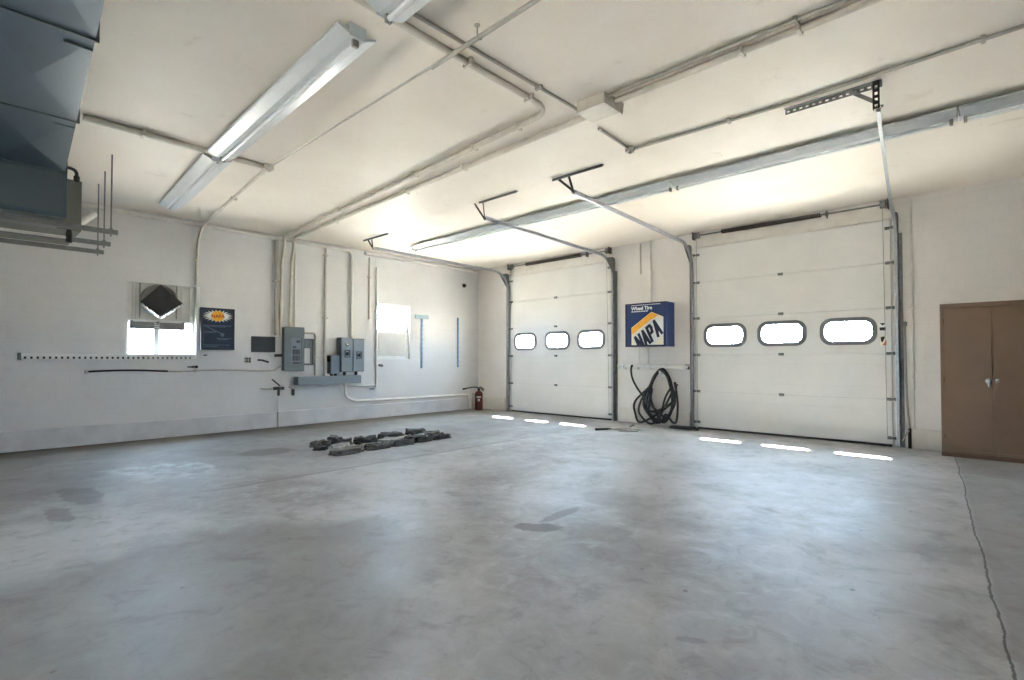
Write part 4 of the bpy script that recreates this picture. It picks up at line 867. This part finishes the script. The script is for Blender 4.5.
# ------------------------------------------------------------------ duct and hanging furnace
zd = 3.10
def edge(x): return 0.50 + (-3.40 - x) * (0.21 / 3.43)
t = thing('air_duct', 'wide blue-grey sheet metal duct under the ceiling', 'duct', (-3.8, 0.3, H)); seams = [-0.9, -2.42, -3.87, -5.32, -6.84]; WD = 0.53
for i in range(4):
    xa, xb = seams[i] - 0.012, seams[i + 1] + 0.012
    b = MB(); c = [Vector((xa, edge(xa), zd)), Vector((xb, edge(xb), zd)), Vector((xb, edge(xb) - WD, zd)), Vector((xa, edge(xa) - WD, zd))]
    m = sum(c, Vector()) / 4 - Vector((0, 0, 0.020)); up = [p + Vector((0, 0, H - zd - 0.02)) for p in c]
    vc = [b.bm.verts.new(p) for p in c]; vu = [b.bm.verts.new(p) for p in up]; vm = b.bm.verts.new(m)
    for k in range(4): b.bm.faces.new((vc[k], vc[(k + 1) % 4], vm)); b.bm.faces.new((vc[k], vc[(k + 1) % 4], vu[(k + 1) % 4], vu[k]))
    b.bm.faces.new(vu); b.build('duct_section', M['duct'], t)
for i in range(0, 5):
    x = seams[i]; e = edge(x)
    b = MB(); b.beam((x, e + 0.006, zd - 0.004), (x, e - WD - 0.006, zd - 0.004), 0.022, 0.014); b.beam((x, e + 0.004, zd - 0.01), (x, e + 0.004, H - 0.02), 0.03, 0.012, (1, 0, 0)); b.build('seam_flange', M['furn'], t)
    if 0 < i < 4: MB().beam((x - 0.13, e + 0.004, zd - 0.008), (x - 0.13, e - 0.13, zd - 0.008), 0.012, 0.014).build('corner_clip', M['furn'], t)
for x in (-2.0, -4.6): 
    MB().beam((x, edge(x) - WD / 2 - 0.1, H - 0.025), (x, edge(x) - WD / 2 - 0.1, H), 0.03, 0.03, (1, 0, 0)).build('hanger_strap', M['dgalv'], t)
t = thing('furnace', 'dark hanging furnace at the wall end of the duct', 'furnace', (-7.6, 0.3, 2.62))
MB().box((-8.42, -0.7, 2.625), (-7.4, 0.915, 3.19)).build('casing', M['furnd'], t, bevel=0.008)
b = MB(); b.box((-7.41, -0.3, 2.64), (-6.86, 0.722, 3.11)); b.build('plenum', M['furn'], t, bevel=0.006)
b = MB(); b.plate(rect(-0.3, 2.64, 0.73, 3.10), [rect(-0.27, 2.685, 0.712, 3.085)], lambda u, v, w_: Vector((-6.862 + w_, u, v)), 0.014); b.build('plenum_flange', M['duct'], t, bevel=0.003)
MB().box((-7.40, -0.3, 2.615), (-6.9, 0.70, 2.645)).build('drain_pan', M['panelg'], t, bevel=0.004)
b = MB(); b.tube([(-7.3, -0.6, 2.52), (-7.3, 0.80, 2.52)], 0.016, seg=8); b.build('gas_pipe', M['wpipe'], t, True)
b = MB(); b.lathe((-7.3, 0.80, 2.47), (0, 0, 1), [(0.026, 0), (0.03, 0.01), (0.03, 0.10), (0.02, 0.14)], 12); b.build('gas_cock', M['black'], t, True)
b = MB(); b.tube([(-7.42, 0.70, 3.32), (-7.42, 0.87, 3.315), (-7.42, 0.87, 3.12)], 0.018, 0.06, 8); b.cyl((-7.42, 0.87, 3.24), (-7.42, 0.87, 3.17), 0.028); b.build('vent_pipe', M['black'], t, True)
b = MB(); b.tube([(-8.2, 0.85, 2.80), (-8.45, 1.02, 2.94), (-9.335, 1.28, 3.27)], 0.05, 0.1, 14); b.build('flue_pipe', M['wpipe'], t, True)
for k, (x, y, z) in enumerate(((-6.99, 1.113, 2.60), (-7.67, 1.157, 2.585), (-8.28, 1.187, 2.58))):
    nm = ('nearest the duct end', 'in the middle', 'nearest the left wall')[k]
    t = thing('strut_hanger', 'steel strut on a threaded rod under the furnace, ' + nm, 'strut', (x, y, z), 'struts carrying the furnace')
    prof = [(-0.022, -0.022), (-0.022, 0.022), (-0.008, 0.022), (-0.008, 0.016), (-0.018, 0.016), (-0.018, -0.018), (0.018, -0.018), (0.018, 0.016), (0.008, 0.016), (0.008, 0.022), (0.022, 0.022), (0.022, -0.022)]
    MB().sweep([(x, -1.0, z - 0.01), (x, y + 0.06, z - 0.01)], [(u, v * 1.1) for u, v in prof], side=(1, 0, 0)).build('strut', M['dgalv'], t)
    MB().cyl((x, y, z - 0.06), (x, y, H), 0.0075, seg=8).build('threaded_rod', M['dgalv'], t); MB().cyl((x, y, z + 0.012), (x, y, z + 0.03), 0.017, seg=6).build('nut', M['dgalv'], t)
    MB().cyl((x, -0.85, z - 0.06), (x, -0.85, H), 0.0075, seg=8).build('threaded_rod', M['dgalv'], t)

# ------------------------------------------------------------------ things on the floor
def slab(x, y, lx, ly_, lz, rot, mt, label, z=0.0, seed=0, tilt=0.0):
    b = MB(); bmesh.ops.create_cube(b.bm, size=1.0); bmesh.ops.subdivide_edges(b.bm, edges=b.bm.edges[:], cuts=4, use_grid_fill=True)
    for v in b.bm.verts:
        c = v.co.copy(); k = 1 - 0.22 * (abs(c.x) * 2) ** 3 * (abs(c.y) * 2) ** 3
        n1 = noise.noise(Vector((c.x * 2.3 + seed * 7.1, c.y * 2.3, c.z + seed))); n2 = noise.noise(Vector((c.x * 5, c.y * 5 + seed * 3.3, c.z * 2)))
        top = c.z + 0.5
        v.co = Vector((c.x * k * lx * (1.02 + 0.30 * n1 - 0.14 * top) + 0.014 * n2, c.y * k * ly_ * (1.05 + 0.24 * n2 - 0.08 * top) + 0.016 * n1, top * lz * 0.74 * (1 + (0.55 * n1 + 0.45 * n2) * top)))
    m_ = Matrix.Translation((x, y, z)) @ Matrix.Rotation(rot, 4, 'Z') @ Matrix.Rotation(tilt, 4, 'Y'); bmesh.ops.transform(b.bm, matrix=m_, verts=b.bm.verts[:])
    zmin = min(v.co.z for v in b.bm.verts)
    for v in b.bm.verts: v.co.z += z - zmin
    tag(b.build('broken_slab', M[mt], smooth=False), label, 'slab', 'dark broken slabs laid out on the floor')
SL = [  # x y lx ly lz rot mat label
    (-6.80, 3.42, .26, .22, .085, .4, 'stone', 'dark slab piece farthest left in the pile on the floor'),
    (-6.55, 3.30, .18, .16, .06, 1.0, 'stoned', 'small dark slab chip at the near left tip of the pile'),
    (-6.72, 3.70, .24, .26, .10, .2, 'stone', 'rounded dark slab at the back of the pile, left end'),
    (-6.36, 3.52, .30, .28, .075, .7, 'stonel', 'dusty grey slab in the middle of the pile, left end'),
    (-6.05, 3.40, .22, .44, .075, .05, 'stone', 'long front slab at the left end of the pile'),
    (-6.60, 4.02, .22, .34, .095, -.1, 'stoned', 'dark back slab, second from the left of the pile'),
    (-6.28, 3.92, .26, .34, .05, .1, 'stonel', 'pale dusty slab lying flat left of the pile middle'),
    (-6.06, 3.86, .20, .34, .085, -.04, 'stone', 'front slab second from the left of the pile'),
    (-6.80, 4.56, .18, .42, .085, .03, 'stoned', 'long near-black slab along the back of the pile'),
    (-6.44, 4.36, .26, .44, .06, .0, 'stonel', 'long pale slab in the centre of the pile'),
    (-6.10, 4.27, .22, .38, .085, .06, 'stone', 'front slab in the centre of the pile'),
    (-6.86, 5.08, .20, .36, .09, .1, 'stoned', 'dark slab at the back right corner of the pile'),
    (-6.42, 4.80, .26, .30, .06, -.1, 'stonel', 'pale slab near the right end of the pile'),
    (-6.14, 4.66, .20, .32, .085, -.05, 'stoned', 'front slab second from the right of the pile'),
    (-6.50, 5.12, .24, .28, .075, .2, 'stone', 'squarish slab behind the right end of the pile'),
    (-6.15, 5.02, .19, .34, .07, .05, 'stoned', 'front slab at the right tip of the pile')]
for i, a in enumerate(SL): slab(*a[:8], seed=i + 1)
slab(-6.66, 3.56, .20, .16, .05, .5, 'stone', 'loose slab lying across the two left pieces', z=0.085, seed=30, tilt=0.12)
slab(-6.08, 4.47, .16, .30, .03, .1, 'stoned', 'thin slab lying on the front row of the pile', z=0.083, seed=31)

t = thing('flat_bracket', 'pale flat metal bracket lying on the floor before the hose', 'bracket', (-4.68, 7.78, 0))
b = MB(); b.plate([(-4.86, 7.60), (-4.52, 7.74), (-4.40, 7.96), (-4.60, 8.06), (-4.80, 7.90)], [[(-4.76, 7.68), (-4.57, 7.77), (-4.52, 7.90), (-4.62, 7.96), (-4.73, 7.86)]], lambda u, v, w_: Vector((u, v, 0.002 + w_)), 0.016); b.build('plate', M['gpipe'], t, bevel=0.003)
b = MB(); b.tube([(-4.60, 7.98, 0.028), (-4.62, 8.12, 0.05), (-4.66, 8.22, 0.03)], 0.013, 0.05, 8); b.build('bent_rod', M['dgalv'], t, True)
MB().beam((-4.55, 7.52, 0.008), (-4.30, 7.72, 0.008), 0.02, 0.014).build('loose_arm', M['gpipe'], t)
quick(lambda b: (b.cyl((-4.90, 7.36, 0.02), (-4.79, 7.58, 0.02), 0.019, 0.017, 10), b.cyl((-4.79, 7.58, 0.02), (-4.765, 7.63, 0.02), 0.010, 0.010, 8)), 'tool_handle', 'black', 'short black handle lying beside the pale bracket', 'tool handle', smooth=True)
